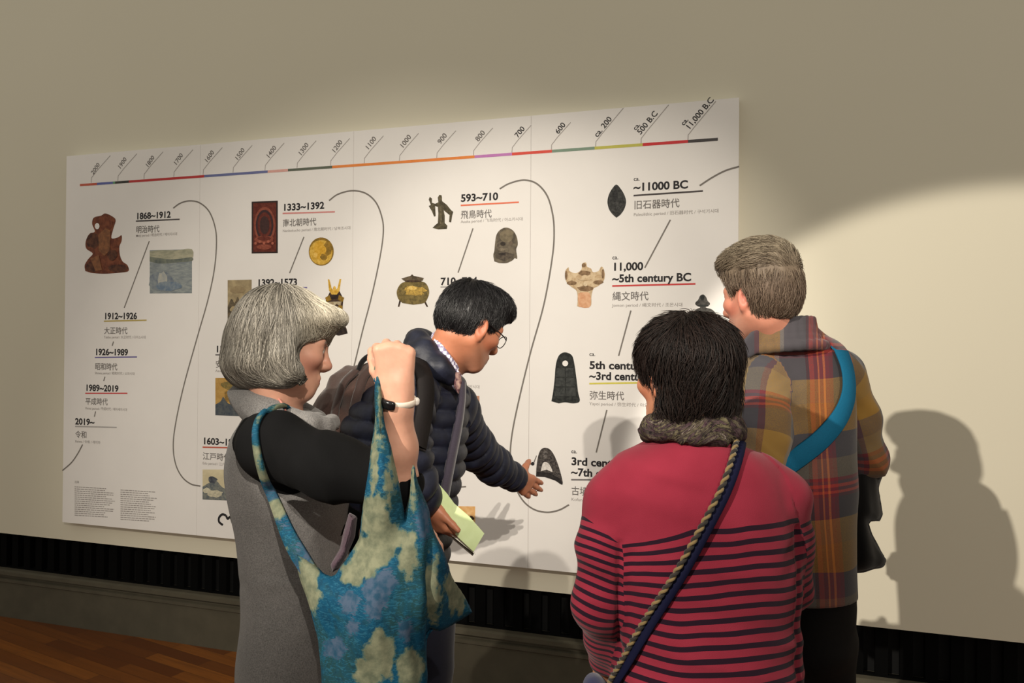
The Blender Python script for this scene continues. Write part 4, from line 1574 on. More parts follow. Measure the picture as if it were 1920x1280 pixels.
def disp4b(P):
    q = np.stack([P[:, 0] * 10, P[:, 1] * 10, P[:, 2] * 22 + P[:, 0] * 16], 1)
    arm = np.clip(-sel4(P) / .01, 0, 1)
    seam = np.exp(-(sel4(P) / .004) ** 2) * np.clip((px_of(P)[1] - 735) / 40, 0, 1)
    return disp4(P) + arm * (.005 * vn(q, 1, 4) + .004 * ((1 - np.abs(vn(q, .7, 9))) ** 2 - .4)) - .004 * seam


sh4 = r4.sdf('shirt', G4, .0055, M_PLAID, disp4b, {'pu': pu4, 'pv': pv4}, smooth=1)
# folded collar
S = Sdf(.01)
ca, cb = V(1474, 640, D4 + .03), V(1476, 606, D4 + .025)
ring = []
for a in np.linspace(0, 2 * math.pi, 25):
    ring.append((math.cos(a), math.sin(a)))
for (zc, rr, th) in ((654, .084, .012), (622, .068, .006), (630, .071, .0065), (640, .076, .008), (613, .065, .005), (605, .063, .0045)):
    cc = V(1471 + max(0, zc - 640) * .5 - (zc - 620) * .1, zc, D4 + .012)
    S.chain([cc + np.array([rr * 1.05 * x, rr * .98 * y, -.009 * y + .006 * x]) for x, y in ring], [th] * 25, k=.008)
S.slab([(1392, 640), (1408, 622), (1436, 612), (1450, 624), (1436, 652), (1402, 672)], lambda x, y: D4 - .045 + (x - 1396) * .0003, .007, .02, Drange=(D4 - .06, D4 - .03))
r4.sdf('collar', S, .004, M_PLAID, None, {'pu': lambda P: (px_of(P)[0] - 1524) / F_PX * D4 / .30 + .44, 'pv': lambda P: P[:, 2] * 0 + .3}, smooth=1, parent=sh4)
# hair: short at the sides, brushed up and forward on top
H4 = Sdf(.025)
H4.ell(h4.w(0, -.014, .036), np.array([.0755, .0945, .0865]), h4.R)
H4.ell(h4.w(0, -.03, -.005), np.array([.072, .076, .07]), h4.R)
H4.ell(h4.w(0, .004, .100), np.array([.060, .086, .046]), h4.R, k=.06)
H4.rc(h4.w(-.02, .075, .098), h4.w(.03, .075, .100), .026, .026)
H4.rc(V(1372, 500, D4 + .03), V(1357, 497, D4 + .05), .014, .006)
H4.ell(h4.w(0, .10, -.02), (.09, .065, .082), h4.R, 's', .015)
for q in (-1, 1):
    H4.ell(h4.w(q * .08, .012, -.03), (.03, .034, .045), h4.R, 's', .012)
H4.ell(h4.w(0, -.03, -.135), (.1, .1, .07), h4.R, 's', .012)
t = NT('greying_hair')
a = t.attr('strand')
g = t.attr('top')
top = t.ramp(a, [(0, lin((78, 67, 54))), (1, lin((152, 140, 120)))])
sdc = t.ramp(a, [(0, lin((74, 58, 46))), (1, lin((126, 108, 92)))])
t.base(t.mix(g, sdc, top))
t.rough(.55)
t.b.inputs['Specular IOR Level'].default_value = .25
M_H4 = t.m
cr4 = h4.w(.0, -.07, .10)
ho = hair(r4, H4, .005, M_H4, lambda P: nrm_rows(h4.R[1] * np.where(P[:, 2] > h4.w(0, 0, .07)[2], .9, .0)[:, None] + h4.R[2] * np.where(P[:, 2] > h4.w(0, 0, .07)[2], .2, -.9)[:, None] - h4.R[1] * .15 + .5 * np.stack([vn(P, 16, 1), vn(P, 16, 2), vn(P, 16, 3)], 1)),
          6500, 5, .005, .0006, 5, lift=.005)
me = ho.data
co = np.zeros(len(me.vertices) * 3, np.float32)
me.vertices.foreach_get('co', co)
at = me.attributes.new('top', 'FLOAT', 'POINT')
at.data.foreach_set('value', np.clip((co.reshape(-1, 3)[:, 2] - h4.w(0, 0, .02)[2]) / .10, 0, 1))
legs(r4, lx, D4 + .05, .045, .98, .058, cloth('charcoal_trousers', (18, 17, 17), .1, 900, .85, .25, 18, 0), hipw=.098, hipd=.11)
shoes(r4, [((lx + q * .06, D4 + .05), (-.5, .8)) for q in (-1, 1)])

# blue bag strap over the far shoulder, bag at the near hip
bag4 = Root('shoulder_bag', V(1440, 1080, D4 - .12), 'bag on a broad teal blue strap slung across the plaid shirt', 'bag')
S = Sdf(.03)
cb = V(1428, 1040, D4 - .125)
S.ecap(cb, cb + [0, 0, -.2], (.4, 1, 0), (.12, .04), (.13, .05))
bag4.sdf('bag_body', S, .008, cloth('dark_bag', (30, 44, 58), .1, 500))
ALL4 = G4
P_, N_ = [], []
for p in spline([(1573, 660), (1584, 690), (1588, 730), (1580, 765), (1562, 796), (1535, 826), (1505, 850), (1475, 872), (1440, 900), (1415, 940)], 6):
    q, nn = trace(ALL4, p[0], p[1])
    if q is not None:
        P_.append(q)
        N_.append(nn)
P_, N_ = np.array(P_), np.array(N_)
for _ in range(6):
    P_[1:-1] = (P_[:-2] + 2 * P_[1:-1] + P_[2:]) / 4
    N_[1:-1] = nrm_rows(N_[:-2] + 2 * N_[1:-1] + N_[2:])
a0 = P_[0]
pre = [a0 + np.array([-.06, .26, -.16]), a0 + np.array([-.035, .18, -.03]), a0 + np.array([-.018, .09, .012]), a0 + np.array([-.006, .03, .012])]
Pf = np.concatenate([spline(pre + [a0], 5)[:-1], P_ + N_ * .008, [cb + np.array([0, -.03, .02])]])
Nf = np.concatenate([np.tile(np.array([[.3, .3, .8]]), (len(Pf) - len(P_) - 1, 1)), N_, N_[-1:]])
Vv, Q = ribbon(Pf, Nf, .048, .004)
bag4.put('strap', Vv, Q, cloth('teal_webbing', (13, 84, 114), .08, 700, .8, .3, 20, 0))

# black coat folded over his forearm
coat = Root('coat', V(1605, 1010, D4 + .2), 'black coat hanging over the plaid shirt wearer\'s bent right forearm', 'coat')
S = Sdf(.02)
Dc = lambda x, y: D4 + .20 - (y - 880) * .0002 + .02 * np.sin((x - 1560) / 14.)
S.slab([(1545, 868), (1600, 862), (1632, 872), (1642, 896), (1650, 930), (1656, 964), (1650, 977), (1630, 979), (1636, 1000), (1650, 1030), (1662, 1050), (1656, 1061), (1625, 1068), (1590, 1074), (1545, 1080)], Dc, .045, .04, Drange=(D4 + .1, D4 + .28))
S.chain([V(1560, 872, D4 + .34), V(1612, 876, D4 + .22)], [.062, .06])
coat.sdf('coat_cloth', S, .006, cloth('black_wool', (14, 13, 13), .2, 500, .95, .3), lambda P: folds(P, .006, 14, 4, 41))

# ================================================================== woman in the grey pinafore holding up a bag strap
D1 = 1.72
r1 = Root('person', V(550, 1200, D1 + .03)[:2], 'person with grey bobbed hair in a grey pinafore over black, one forearm raised', 'person')
h1 = Head(V(534, 645, D1), (.88, .45, -.20), (.06, 0, 1), .96)
B1 = Sdf(.02)
h1.build(B1, .78)
t1 = px_st([(768, 470, 575, .075), (790, 458, 608, .12), (820, 442, 630, .155), (870, 432, 650, .165), (930, 434, 655, .16), (1000, 444, 650, .15), (1080, 455, 655, .155), (1150, 461, 665, .165),
            (1230, 455, 672, .175), (1300, 458, 672, .175), (1420, 462, 668, .175), (1560, 466, 672, .18)], D1 + .05)
B1.zloft([(a, b, c, w - .022, d - .022) for a, b, c, w, d in t1[:-2]])
B1.rc(h1.w(0, -.025, -.05), V(520, 790, D1 + .03), .050, .06)
EL1, WR1 = V(746, 908, D1 - .22), V(745, 752, D1 - .27)
aR1 = [V(515, 835, D1 - .12), V(625, 878, D1 - .20), EL1]
B1.chain(aR1, [.05, .044, .038])
B1.chain([EL1, EL1 * .55 + WR1 * .45, WR1], [.038, .0355, .0265])
aL1 = [V(560, 850, D1 + .20), V(600, 960, D1 + .24), V(690, 1010, D1 + .16), V(720, 1000, D1 + .06)]
B1.chain(aL1, [.05, .044, .036, .027])
hand(B1, aL1[-1], (.8, -.4, .2), (0, 0, -1), (0, -1, 0), [(.5, .6, .4)] * 4)
# the raised fist: back of the hand to the viewer, fingers folded over the strap
kn1, tp1, th1 = hand(B1, WR1 + np.array([0, 0, .012]), V(740, 668, D1 - .28) - WR1, (-.25, 1, -.1), (-1, -.1, .1), [(1.55, 1.3, .7), (1.5, 1.35, .7), (1.5, 1.35, .7), (1.5, 1.35, .7)],
                     .98, thumb_dir=(-.55, .55, .62), thumb_bend=.7, wr=.026)
for q in (-1, 1):
    c = V(560, 1400, D1 + .05)
    B1.chain([(c[0], D1 + .06 + q * .07, .72), (c[0], D1 + .06 + q * .0735, .48), (c[0], D1 + .07 + q * .0735, .09)], [.045, .042, .036])


def tint1(P):
    return h1.tint(P, (190, 142, 120), (166, 100, 92), (120, 104, 90), (190, 122, 104))


r1.sdf('body', B1, .0045, M_SKIN, attrs={'tint': tint1})

# black long-sleeved top
M_BLK = cloth('black_jersey', (7, 7, 8), .2, 700, .9, .2, 18, 0)
S = Sdf(.035)
S.zloft([(a, b, c, w - .008, d - .010) for a, b, c, w, d in t1[1:6]])
Sarm = [V(492, 820, D1 - .06)] + aR1[:2] + [EL1 + np.array([.004, 0, .0])]
S.chain(Sarm, [.055, .066, .060, .049])
S.rc(EL1 + np.array([0, 0, .022]), EL1 + np.array([0, 0, .12]), .044, .04, 's', .006)
S.chain([V(545, 820, D1 + .14)] + aL1[:3], [.05, .062, .054, .046])
r1.sdf('top', S, .005, M_BLK, lambda P: folds(P, .004, 10, 10, 3, 12) + .003 * vn(P, 22, 4), smooth=1)

# grey felt pinafore with deep armholes
t = NT('grey_felt')
v = t.coord()
a = t.noise(v, 14, 4, .6)
b = t.noise(v, 420, 3, .7)
c = t.ramp(a, [(.3, lin((100, 98, 97))), (.7, lin((122, 119, 117)))])
t.base(t.mix(.5, c, t.ramp(b, [(.35, lin((74, 73, 73))), (.65, lin((144, 141, 139)))])))
t.rough(.95)
t.b.inputs['Sheen Weight'].default_value = .15
t.b.inputs['Specular IOR Level'].default_value = .08
t.bump(b, .45, .0015)
M_FELT = t.m
S = Sdf(.02)
S.zloft(t1)
for q, dd in ((-1, -.16), (1, .22)):
    S.ell(V(541, 858, D1 + dd), (.096, .135, .105), frame((0, 1, 0), (.35, 0, 1)), 's', .012)


def disp1(P):
    px, py, _ = px_of(P)
    return folds(P, .006, 6, 3.5, 12) + .006 * vn(np.stack([P[:, 0] * 9, P[:, 1] * 9, P[:, 2] * 5], 1), 1, 5) + .004 * np.exp(-((py - 1095) / 12) ** 2) * vn(P, 8, 3)


pin = r1.sdf('pinafore', S, .006, M_FELT, disp1, smooth=1)
# wide funnel collar, folded over at the front
S = Sdf(.014)
for (dx, dz, rx, ry, tl, th) in ((-2, 0, .080, .078, -.035, .021), (6, -16, .094, .090, -.050, .021), (12, -32, .106, .100, -.070, .018)):
    cc = V(528 + dx, 764 - dz, D1 + .035)
    ring = [cc + np.array([rx * math.cos(a), ry * math.sin(a), tl * math.cos(a)]) for a in np.linspace(0, 2 * math.pi, 25)]
    S.chain(ring, [th] * 25)
S.chain([V(548, 786, D1 - .075), V(580, 796, D1 - .075), V(608, 800, D1 - .05), V(622, 790, D1 + .0)], [.022, .022, .020, .018])
r1.sdf('collar', S, .005, M_FELT, lambda P: .005 * ((1 - np.abs(vn(np.stack([P[:, 0] * 14 + P[:, 2] * 16, P[:, 1] * 14, P[:, 2] * 34 + P[:, 0] * 22], 1), 1, 4))) ** 2 - .5), smooth=1, parent=pin)
CS = Sdf(.014)
CS.it = list(S.it)
P_, N_ = [], []
for p in spline([(508, 741), (522, 752), (534, 768), (545, 786), (552, 800)], 4):
    q, nn = trace(CS, p[0], p[1])
    if q is not None:
        P_.append(q + nn * .004)
if len(P_) > 4:
    Vv, Q = tube(np.array(P_), .0026, 6)
    r1.put('collar_piping', Vv, Q, flat((190, 128, 116), .1, 60, .7), parent=pin, label='thin pink piping')
# grey bob
H1 = Sdf(.025)
H1.ell(h1.w(0, -.012, .040), np.array([.083, .106, .092]), h1.R)
H1.ell(V(500, 640, D1), (.088, .090, .075))
H1.ell(V(492, 676, D1 - .0), (.080, .094, .046))
H1.rc(V(462, 690, D1 - .02), V(535, 698, D1 - .05), .040, .030)
H1.chain([V(540, 628, D1 - .080), V(534, 665, D1 - .088), V(548, 693, D1 - .082), V(570, 702, D1 - .070)], [.016, .018, .015, .008])
H1.ell(V(590, 597, D1 - .01), (.052, .070, .030), frame((.93, .34, 0), (-.25, 0, 1)))
H1.ell(V(618, 700, D1 - .02), (.060, .085, .082), op='s', k=.012)
H1.ell(V(592, 662, D1 - .06), (.043, .062, .034), op='s', k=.010)
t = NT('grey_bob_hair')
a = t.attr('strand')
f = t.attr('front')  # paler fringe: light bounced off the board, painted into the hair colour
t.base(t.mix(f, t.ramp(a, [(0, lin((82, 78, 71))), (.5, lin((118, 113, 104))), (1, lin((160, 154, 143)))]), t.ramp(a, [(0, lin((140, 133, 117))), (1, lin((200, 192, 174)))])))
t.rough(.42)
t.b.inputs['Specular IOR Level'].default_value = .4
M_H1 = t.m
cr1 = V(528, 566, D1 - .0)


def flow1(P):
    px, py, _ = px_of(P)
    tip = np.clip((py - 672) / 40, 0, 1)[:, None]
    back = np.clip((600 - px) / 60, 0, 1)[:, None]
    d = nrm_rows(P - cr1) * .9 * (1 - tip * .7) + np.array([0, 0, -.75])
    d = d + tip * np.stack([np.where(px > 470, .9, .5), 0 * px, .15 + 0 * px], 1) * back
    return nrm_rows(d + .16 * np.stack([vn(P, 12, 1), vn(P, 12, 2), vn(P, 12, 3)], 1))


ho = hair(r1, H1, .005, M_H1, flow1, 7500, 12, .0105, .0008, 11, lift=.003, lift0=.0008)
me = ho.data
co = np.zeros(len(me.vertices) * 3, np.float32)
me.vertices.foreach_get('co', co)
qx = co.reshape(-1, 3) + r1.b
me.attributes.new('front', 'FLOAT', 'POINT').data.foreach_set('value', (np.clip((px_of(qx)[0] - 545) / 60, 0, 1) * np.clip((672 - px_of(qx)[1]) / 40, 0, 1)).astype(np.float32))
legs(r1, V(560, 1400, D1 + .06)[0], D1 + .06, .07, .72, .062, cloth('dark_leggings', (30, 30, 34)), hipw=.07, hipd=.11, prof=True)
shoes(r1, [((V(560, 1400, D1 + .06)[0], D1 + .06 + q * .0735), (1, .2)) for q in (-1, 1)])

# fitness band on the raised wrist
band = Root('fitness_band', V(747, 749, D1 - .27), 'pale wristband with a black face on the raised forearm', 'wristband')
wa = nrm(EL1 - WR1)
wx = nrm(np.cross([0, 1, 0], wa))
wy = np.cross(wa, wx)
cb = V(746, 749, D1 - .268)
tiltv = wa + wx * .10
tiltv = nrm(tiltv)
bx_, by_ = nrm(wx - tiltv * (wx @ tiltv)), None
by_ = np.cross(tiltv, bx_)
ring = [cb + .0325 * (math.cos(a) * bx_ + math.sin(a) * by_ * .95) for a in np.linspace(0, 2 * math.pi, 40, endpoint=False)]
ring = np.array(ring + ring[:1])
Vv, Q = ribbon(ring, (ring - cb) / .0325, .0135, .0035)
o_band = band.put('strap', Vv, Q, flat((206, 194, 180), .04, 40, .45))
ang0 = None
best = None
for a in np.linspace(0, 2 * math.pi, 73):
    p = cb + .036 * (math.cos(a) * bx_ + math.sin(a) * by_)
    x_, y_, _ = px_of(p)
    if p[1] < cb[1] and (best is None or abs(x_ - 724) < best):
        best, ang0 = abs(x_ - 724), a
S = Sdf(.004)
for da in np.linspace(-.42, .42, 9):
    p = cb + .0355 * (math.cos(ang0 + da) * bx_ + math.sin(ang0 + da) * by_)
    S.rc(p - tiltv * .0035, p + tiltv * .0035, .0046)
band.sdf('display', S, .0015, flat((16, 15, 17), .05, 40, .12, 0, 'glass_black', 2, .5))
p = cb + .034 * (math.cos(ang0 + 1.75) * bx_ + math.sin(ang0 + 1.75) * by_)
pz = min((cb + .0345 * (math.cos(a) * bx_ + math.sin(a) * by_) for a in np.linspace(0, 6.28, 73)), key=lambda q: -px_of(q)[0])
S = Sdf(.003)
S.rc(pz - tiltv * .002, pz + tiltv * .002, .0062)
band.sdf('clasp', S, .0015, flat((214, 208, 200), .04, 40, .3))

# blue floral knot bag: slung on the shoulder, its other strap held up in the fist
tote = Root('tote_bag', V(700, 1200, 1.42), 'teal blue cloth tote with cream and lilac flowers held up by its strap', 'tote bag')


def Dbag(x, y):
    w = [(700, 700, 1.445), (715, 800, 1.42), (720, 900, 1.385), (520, 950, 1.50), (560, 1040, 1.47), (600, 1200, 1.44), (700, 1150, 1.39), (790, 1100, 1.41), (880, 1150, 1.52), (775, 870, 1.40), (600, 1400, 1.45), (800, 1400, 1.42), (640, 1080, 1.43), (815, 950, 1.43)]
    a = b = 0
    for (cx, cy, d) in w:
        k = 1.0 / (((x - cx) / 60.) ** 2 + ((y - cy) / 80.) ** 2 + .3) ** 1.5
        a = a + k * d
        b = b + k
    return a / b


front = [(705, 700), (714, 706), (720, 760), (732, 820), (743, 880), (751, 922), (759, 976), (766, 930), (770, 880), (776, 868), (788, 905), (805, 950), (822, 1010), (848, 1070), (882, 1134), (890, 1149), (868, 1160), (840, 1176), (811, 1192),
         (806, 1240), (806, 1320), (796, 1400), (700, 1425), (620, 1410), (601, 1330), (598, 1270), (595, 1200), (583, 1150), (568, 1105), (547, 1038), (556, 1030), (575, 1045), (608, 1073), (624, 1078), (648, 1045), (670, 1008), (680, 955), (686, 900), (690, 850), (697, 780), (701, 735)]
S = Sdf(.008)
S.slab(front, Dbag, .040, .075, Drange=(1.36, 1.56), Tmin=.0035)


def fall(P):
    px, py, _ = px_of(P)
    q = np.stack([(px - (py - 1078) * .10) / 17., py / 170., P[:, 1] * 0], 1)
    pin = np.clip(1 - (py - 700) / 500, .25, 1)
    fold = np.exp(-((px - (806 + (py - 950) * .02)) / 10) ** 2) * np.clip((py - 960) / 120, 0, 1)
    return .007 * pin * vn(q, 1, 3) + .006 * vn(np.stack([px / 60., py / 60., 0 * px], 1), 1, 6) - .016 * fold


fl_cream = [(703, 968, 26, 42), (722, 1010, 34, 30), (690, 1040, 34, 40), (660, 1075, 25, 22), (765, 1040, 17, 46), (575, 1085, 22, 42), (585, 1120, 16, 28), (816, 1110, 11, 60), (712, 1230, 28, 46), (690, 1262, 26, 30), (768, 1252, 24, 36), (856, 1110, 18, 40), (744, 870, 12, 40), (700, 860, 8, 60), (714, 770, 5, 50), (772, 905, 6, 42), (728, 905, 8, 30), (640, 1330, 36, 40)]
fl_lil = [(706, 1108, 26, 36), (722, 1090, 22, 24), (700, 1142, 18, 20), (655, 1130, 18, 22), (795, 975, 14, 36), (628, 1215, 22, 20), (662, 1175, 12, 14), (540, 985, 14, 30), (760, 1180, 14, 20)]


def dmin(ls):
    def f(P):
        px, py, _ = px_of(P)
        d = np.full(len(P), 9.)
        for (cx, cy, rx, ry) in ls:
            th = np.arctan2((py - cy) / ry, (px - cx) / rx)
            rr = np.hypot((px - cx) / rx, (py - cy) / ry) / (1 + .14 * np.cos(5 * th + cx))
            d = np.minimum(d, (rr - 1) * min(rx, ry) / 20.)
        return d
    return f


t = NT('floral_cotton')
v = t.coord()
n1 = t.noise(v, 9, 4, .6, 1.0)
n2 = t.noise(t.coord(scale=(1, 1, 3.5)), 55, 3, .6, 2.0)
n3 = t.noise(v, 70, 3)
teal = t.ramp(n1, [(.28, lin((5, 38, 58))), (.45, lin((8, 64, 90))), (.58, lin((26, 58, 62))), (.72, lin((6, 76, 106)))])
teal = t.mix(t.math('MULTIPLY', t.math('GREATER_THAN', n2, .56), .55), teal, lin((38, 92, 114)))
teal = t.mix(t.math('MULTIPLY', t.math('GREATER_THAN', n3, .62), .45), teal, lin((12, 44, 60)))
cm = t.math('ADD', t.attr('cream'), t.math('MULTIPLY', t.math('SUBTRACT', n3, .5), 1.1))
lm = t.math('ADD', t.attr('lilac'), t.math('MULTIPLY', t.math('SUBTRACT', n2, .5), 1.6))
cream = t.ramp(t.noise(v, 45, 4, .6), [(.35, lin((84, 90, 74))), (.65, lin((118, 120, 98)))])
lil = t.ramp(n3, [(.4, lin((32, 64, 86))), (.6, lin((62, 78, 98)))])
col = t.mix(t.math('LESS_THAN', lm, 0.0), teal, lil)
edge = t.math('LESS_THAN', t.math('ABSOLUTE', cm), .12)
col = t.mix(t.math('LESS_THAN', cm, 0.0), col, cream)
col = t.mix(t.math('MULTIPLY', edge, .5), col, lin((78, 96, 84)))
t.base(col)
t.rough(.8)
t.b.inputs['Specular IOR Level'].default_value = .15
t.bump(t.noise(v, 500, 2), .2, .001)
M_FLOR = t.m
tote.sdf('bag_body', S, .005, M_FLOR, fall, {'cream': dmin(fl_cream), 'lilac': dmin(fl_lil)}, smooth=1)
# shoulder strap
BODY1 = Sdf(.03)
BODY1.zloft(t1)
BODY1.chain(Sarm, [.055, .066, .060, .049])
P_, N_, W_ = [], [], []
for (x, y, w) in spline([(498, 776, .011), (487, 790, .012), (482, 812, .013), (486, 845, .015), (495, 880, .018), (506, 912, .021), (519, 945, .024), (532, 978, .028), (546, 1010, .032), (566, 1045, .034), (592, 1085, .030), (610, 1110, .012)], 5):
    q, nn = trace(BODY1, x, y)
    if y > 880 or q is None:
        f = min(1, max(0, (y - 880) / 150.))
        target = V(x, y, float(Dbag(x, y)))
        q0 = q if q is not None else target
        q = q0 * (1 - f) + target * f
        nn = np.array([0, -1, .1]) if nn is None else nrm(nn * (1 - f) + np.array([0, -1, 0.1]) * f)
    P_.append(q)
    N_.append(nn)
    W_.append(w)
P_, N_ = np.array(P_), np.array(N_)
for _ in range(4):
    P_[1:-1] = (P_[:-2] + 2 * P_[1:-1] + P_[2:]) / 4
    N_[1:-1] = nrm_rows(N_[:-2] + 2 * N_[1:-1] + N_[2:])
a0 = P_[0]
pre = [a0 + np.array([.05, .19, -.30]), a0 + np.array([.035, .15, -.10]), a0 + np.array([.02, .09, .0]), a0 + np.array([.012, .035, .012])]
Pf = np.concatenate([spline(pre + [a0], 5)[:-1], P_ + N_ * .007])
Nf = np.concatenate([np.tile(np.array([[.1, .2, 1.0]]), (len(Pf) - len(P_), 1)), N_])
Wf = np.concatenate([np.full(len(Pf) - len(P_), .016), W_])
Vv, Q = ribbon(Pf, Nf, Wf, .008)
nz = vn(Vv, 30, 3)
tote.put('strap', Vv, Q, M_FLOR, {'cream': vn(Vv, 26, 4) * 1.2 + .25, 'lilac': vn(Vv, 20, 8) * 1.2 + .5})
# the strap end gathered in the fist
S = Sdf(.006)
S.chain([V(708, 712, D1 - .275), V(712, 690, D1 - .262), V(724, 676, D1 - .25), V(745, 680, D1 - .245)], [.0085, .009, .009, .008])
tote.sdf('strap_end', S, .003, M_FLOR, lambda P: .0015 * vn(P, 90), {'cream': lambda P: vn(P, 40, 4) + .3, 'lilac': lambda P: vn(P, 30, 8) + .5})
# mauve cloth peeping out of the open bag
cl = Root('folded_scarf', V(640, 1040, 1.47), 'mauve cloth tucked in the mouth of the blue flowered bag', 'scarf')
S = Sdf(.012)
S.slab([(655, 962), (668, 970), (664, 1005), (650, 1040), (634, 1066), (622, 1074), (618, 1058), (636, 1030), (642, 1000)], lambda x, y: 1.47 + 0 * x, .022, .02, Drange=(1.44, 1.5))
cl.sdf('cloth', S, .004, cloth('mauve_cotton', (66, 52, 60), .2, 500), lambda P: .005 * vn(P * [1, 1, .4], 40))

# ================================================================== man in the quilted jacket leaning to the board
D2 = 2.10
r2 = Root('person', V(745, 1200, D2 + .02)[:2], 'person with black hair and glasses in a navy quilted jacket, reaching towards the board', 'person')
h2 = Head(V(883, 609, D2), (.71, .55, -.44), (.16, .0, 1), .93)
B2 = Sdf(.02)
h2.build(B2)
t2 = px_st([(672, 806, 856, .05), (694, 772, 862, .08), (722, 706, 868, .115), (765, 662, 872, .145), (820, 636, 874, .16), (880, 628, 868, .16), (950, 632, 852, .15), (1050, 640, 840, .15), (1115, 640, 836, .155)], D2 + .04)
B2.zloft([(a, b, c, w - .02, d - .02) for a, b, c, w, d in t2])
B2.rc(h2.w(0, -.03, -.05), V(822, 700, D2 + .02), .054, .062)
aN2 = [V(762, 740, D2 - .12), V(752, 860, D2 - .20), V(772, 915, D2 - .20), V(798, 937, D2 - .168)]
aF2 = [V(850, 770, D2 + .16), V(888, 838, D2 + .34), V(925, 872, D2 + .48), V(964, 896, D2 + .62)]
B2.chain(aN2, [.05, .045, .036, .027])
B2.chain(aF2, [.05, .042, .035, .026])
hand(B2, V(800, 940, D2 - .165), (.40, .10, -.80), (.55, .55, .25), (.55, -.75, .2), [(.6, .7, .4), (.65, .75, .4), (.7, .8, .4), (.7, .8, .4)], .88, thumb_dir=(.62, -.30, -.55), thumb_bend=.15)
hdir = V(1012, 926, D2 + .76) - V(966, 897, D2 + .63)
hand(B2, V(966, 895, D2 + .63), hdir, (.1, 1, -.25), (.45, -.2, .85), [(.10, .12, .1), (.05, .1, .1), (.08, .12, .1), (.12, .18, .12)], 1.05, spread=.45)
lx2 = V(790, 1250, D2 + .06)[0] - .05
for q in (-1, 1):
    B2.chain([(lx2 + q * .04, D2 + .06, .90), (lx2 + q * .063, D2 + .06, .48), (lx2 + q * .063, D2 + .07, .09)], [.042, .04, .036])


def tint2(P):
    return h2.tint(P, (172, 112, 84), (142, 82, 70), (28, 24, 24), (178, 104, 78), (150, 104, 82))


r2.sdf('body', B2, .0045, M_SKIN, attrs={'tint': tint2})
# quilted jacket
t = NT('navy_quilting')
v = t.coord()
n = t.noise(v, 30, 3)
t.base(t.ramp(n, [(.3, lin((18, 20, 30))), (.7, lin((30, 33, 48)))]))
t.rough(.5)
t.b.inputs['Specular IOR Level'].default_value = .3
t.bump(t.noise(v, 120, 3), .3, .002)
M_QUILT = t.m
aN2s = [V(776, 712, D2 - .05)] + aN2[:3] + [aN2[3] - np.array([.01, 0, 0])]
aF2s = [V(834, 735, D2 + .08)] + aF2
T2 = Sdf(.03)
T2.zloft(t2)
AR2 = [(aN2s, [.05, .070, .064, .054, .046]), (aF2s, [.05, .066, .058, .052, .043])]
G2, sel2, A2 = garment(T2, AR2, .04)
G2.rc(aF2[-1] + nrm(aF2[-1] - aF2[-2]) * .03, aF2[-1] + nrm(aF2[-1] - aF2[-2]) * .08, .04, .04, 's', .006)
# open front: a wedge cut out down the chest
wedge = [V(856, 690, D2 - .02), V(852, 760, D2 - .02), V(836, 880, D2 - .03)]


def quilt(P):
    s = near_arm(AR2, A2, P, lambda i, s, a: s)
    ph = np.where(sel2(P) > 0, (P[:, 2] + .10 * (P[:, 0] - lx2)) / .048, s / .05)
    return .013 * np.abs(np.sin(math.pi * ph)) ** .6 - .006 + .003 * vn(P, 25, 3)


jk = r2.sdf('jacket', G2, .005, M_QUILT, quilt)
# stand-up hood roll round the neck
S = Sdf(.02)
S.chain([V(842, 706, D2 - .07), V(822, 690, D2 - .085), V(796, 664, D2 - .055), V(784, 646, D2 + .0), V(788, 640, D2 + .06), V(806, 652, D2 + .10)], [.022, .030, .036, .036, .034, .03])
S.chain([V(778, 676, D2 - .04), V(790, 690, D2 - .07)], [.035, .03])
r2.sdf('hood', S, .005, M_QUILT, lambda P: .004 * vn(P, 30, 2) + .004 * np.abs(vn(np.stack([P[:, 0] * 16 + P[:, 2] * 16, P[:, 1] * 10, P[:, 2] * 12], 1), 1, 5)), parent=jk)
# lining band along the open front, zip edge
FR = Sdf(.02)
FR.it = list(G2.it)
P_, N_ = [], []
for p in spline([(862, 716), (862, 745), (856, 790), (847, 835), (838, 880), (829, 930), (822, 975)], 5):
    q, nn = trace(FR, p[0], p[1])
    if q is not None:
        P_.append(q)
        N_.append(nn)
P_, N_ = np.array(P_), np.array(N_)
for _ in range(6):
    P_[1:-1] = (P_[:-2] + 2 * P_[1:-1] + P_[2:]) / 4
    N_[1:-1] = nrm_rows(N_[:-2] + 2 * N_[1:-1] + N_[2:])
Vv, Q = ribbon(P_ + N_ * .008, N_, .032, .010)
r2.put('front_placket', Vv, Q, cloth('plum_lining', (66, 60, 72), .12, 400, .7), parent=jk, label='plum grey lining turned out at the front edge')
# checked shirt collar
t = NT('checked_shirt')
ck = t.n('ShaderNodeTexChecker')
ck.inputs['Scale'].default_value = 110
ck.inputs['Color1'].default_value = (*lin((206, 206, 220)), 1)
ck.inputs['Color2'].default_value = (*lin((120, 110, 140)), 1)
t.l(t.coord(), ck.inputs['Vector'])
t.base(ck.outputs['Color'])
t.rough(.8)
M_CHECK = t.m
S = Sdf(.006)
neck = [V(853, 704, D2 - .045), V(836, 682, D2 - .07), V(820, 660, D2 - .06), V(811, 644, D2 - .02), V(812, 640, D2 + .03), V(826, 652, D2 + .07), V(852, 690, D2 + .06)]
for dz in (0, .010, .020):
    S.chain([p + np.array([.003 * dz / .01, 0, dz]) for p in spline(neck, 4)], [.0075 - dz * .12] * (len(spline(neck, 4))))
S.slab([(840, 690), (852, 684), (866, 704), (858, 738), (846, 722), (838, 706)], lambda x, y: D2 - .065 + 0 * x, .006, .02, Drange=(D2 - .09, D2 - .03))
r2.sdf('shirt_collar', S, .0035, M_CHECK)
S = Sdf(.006)
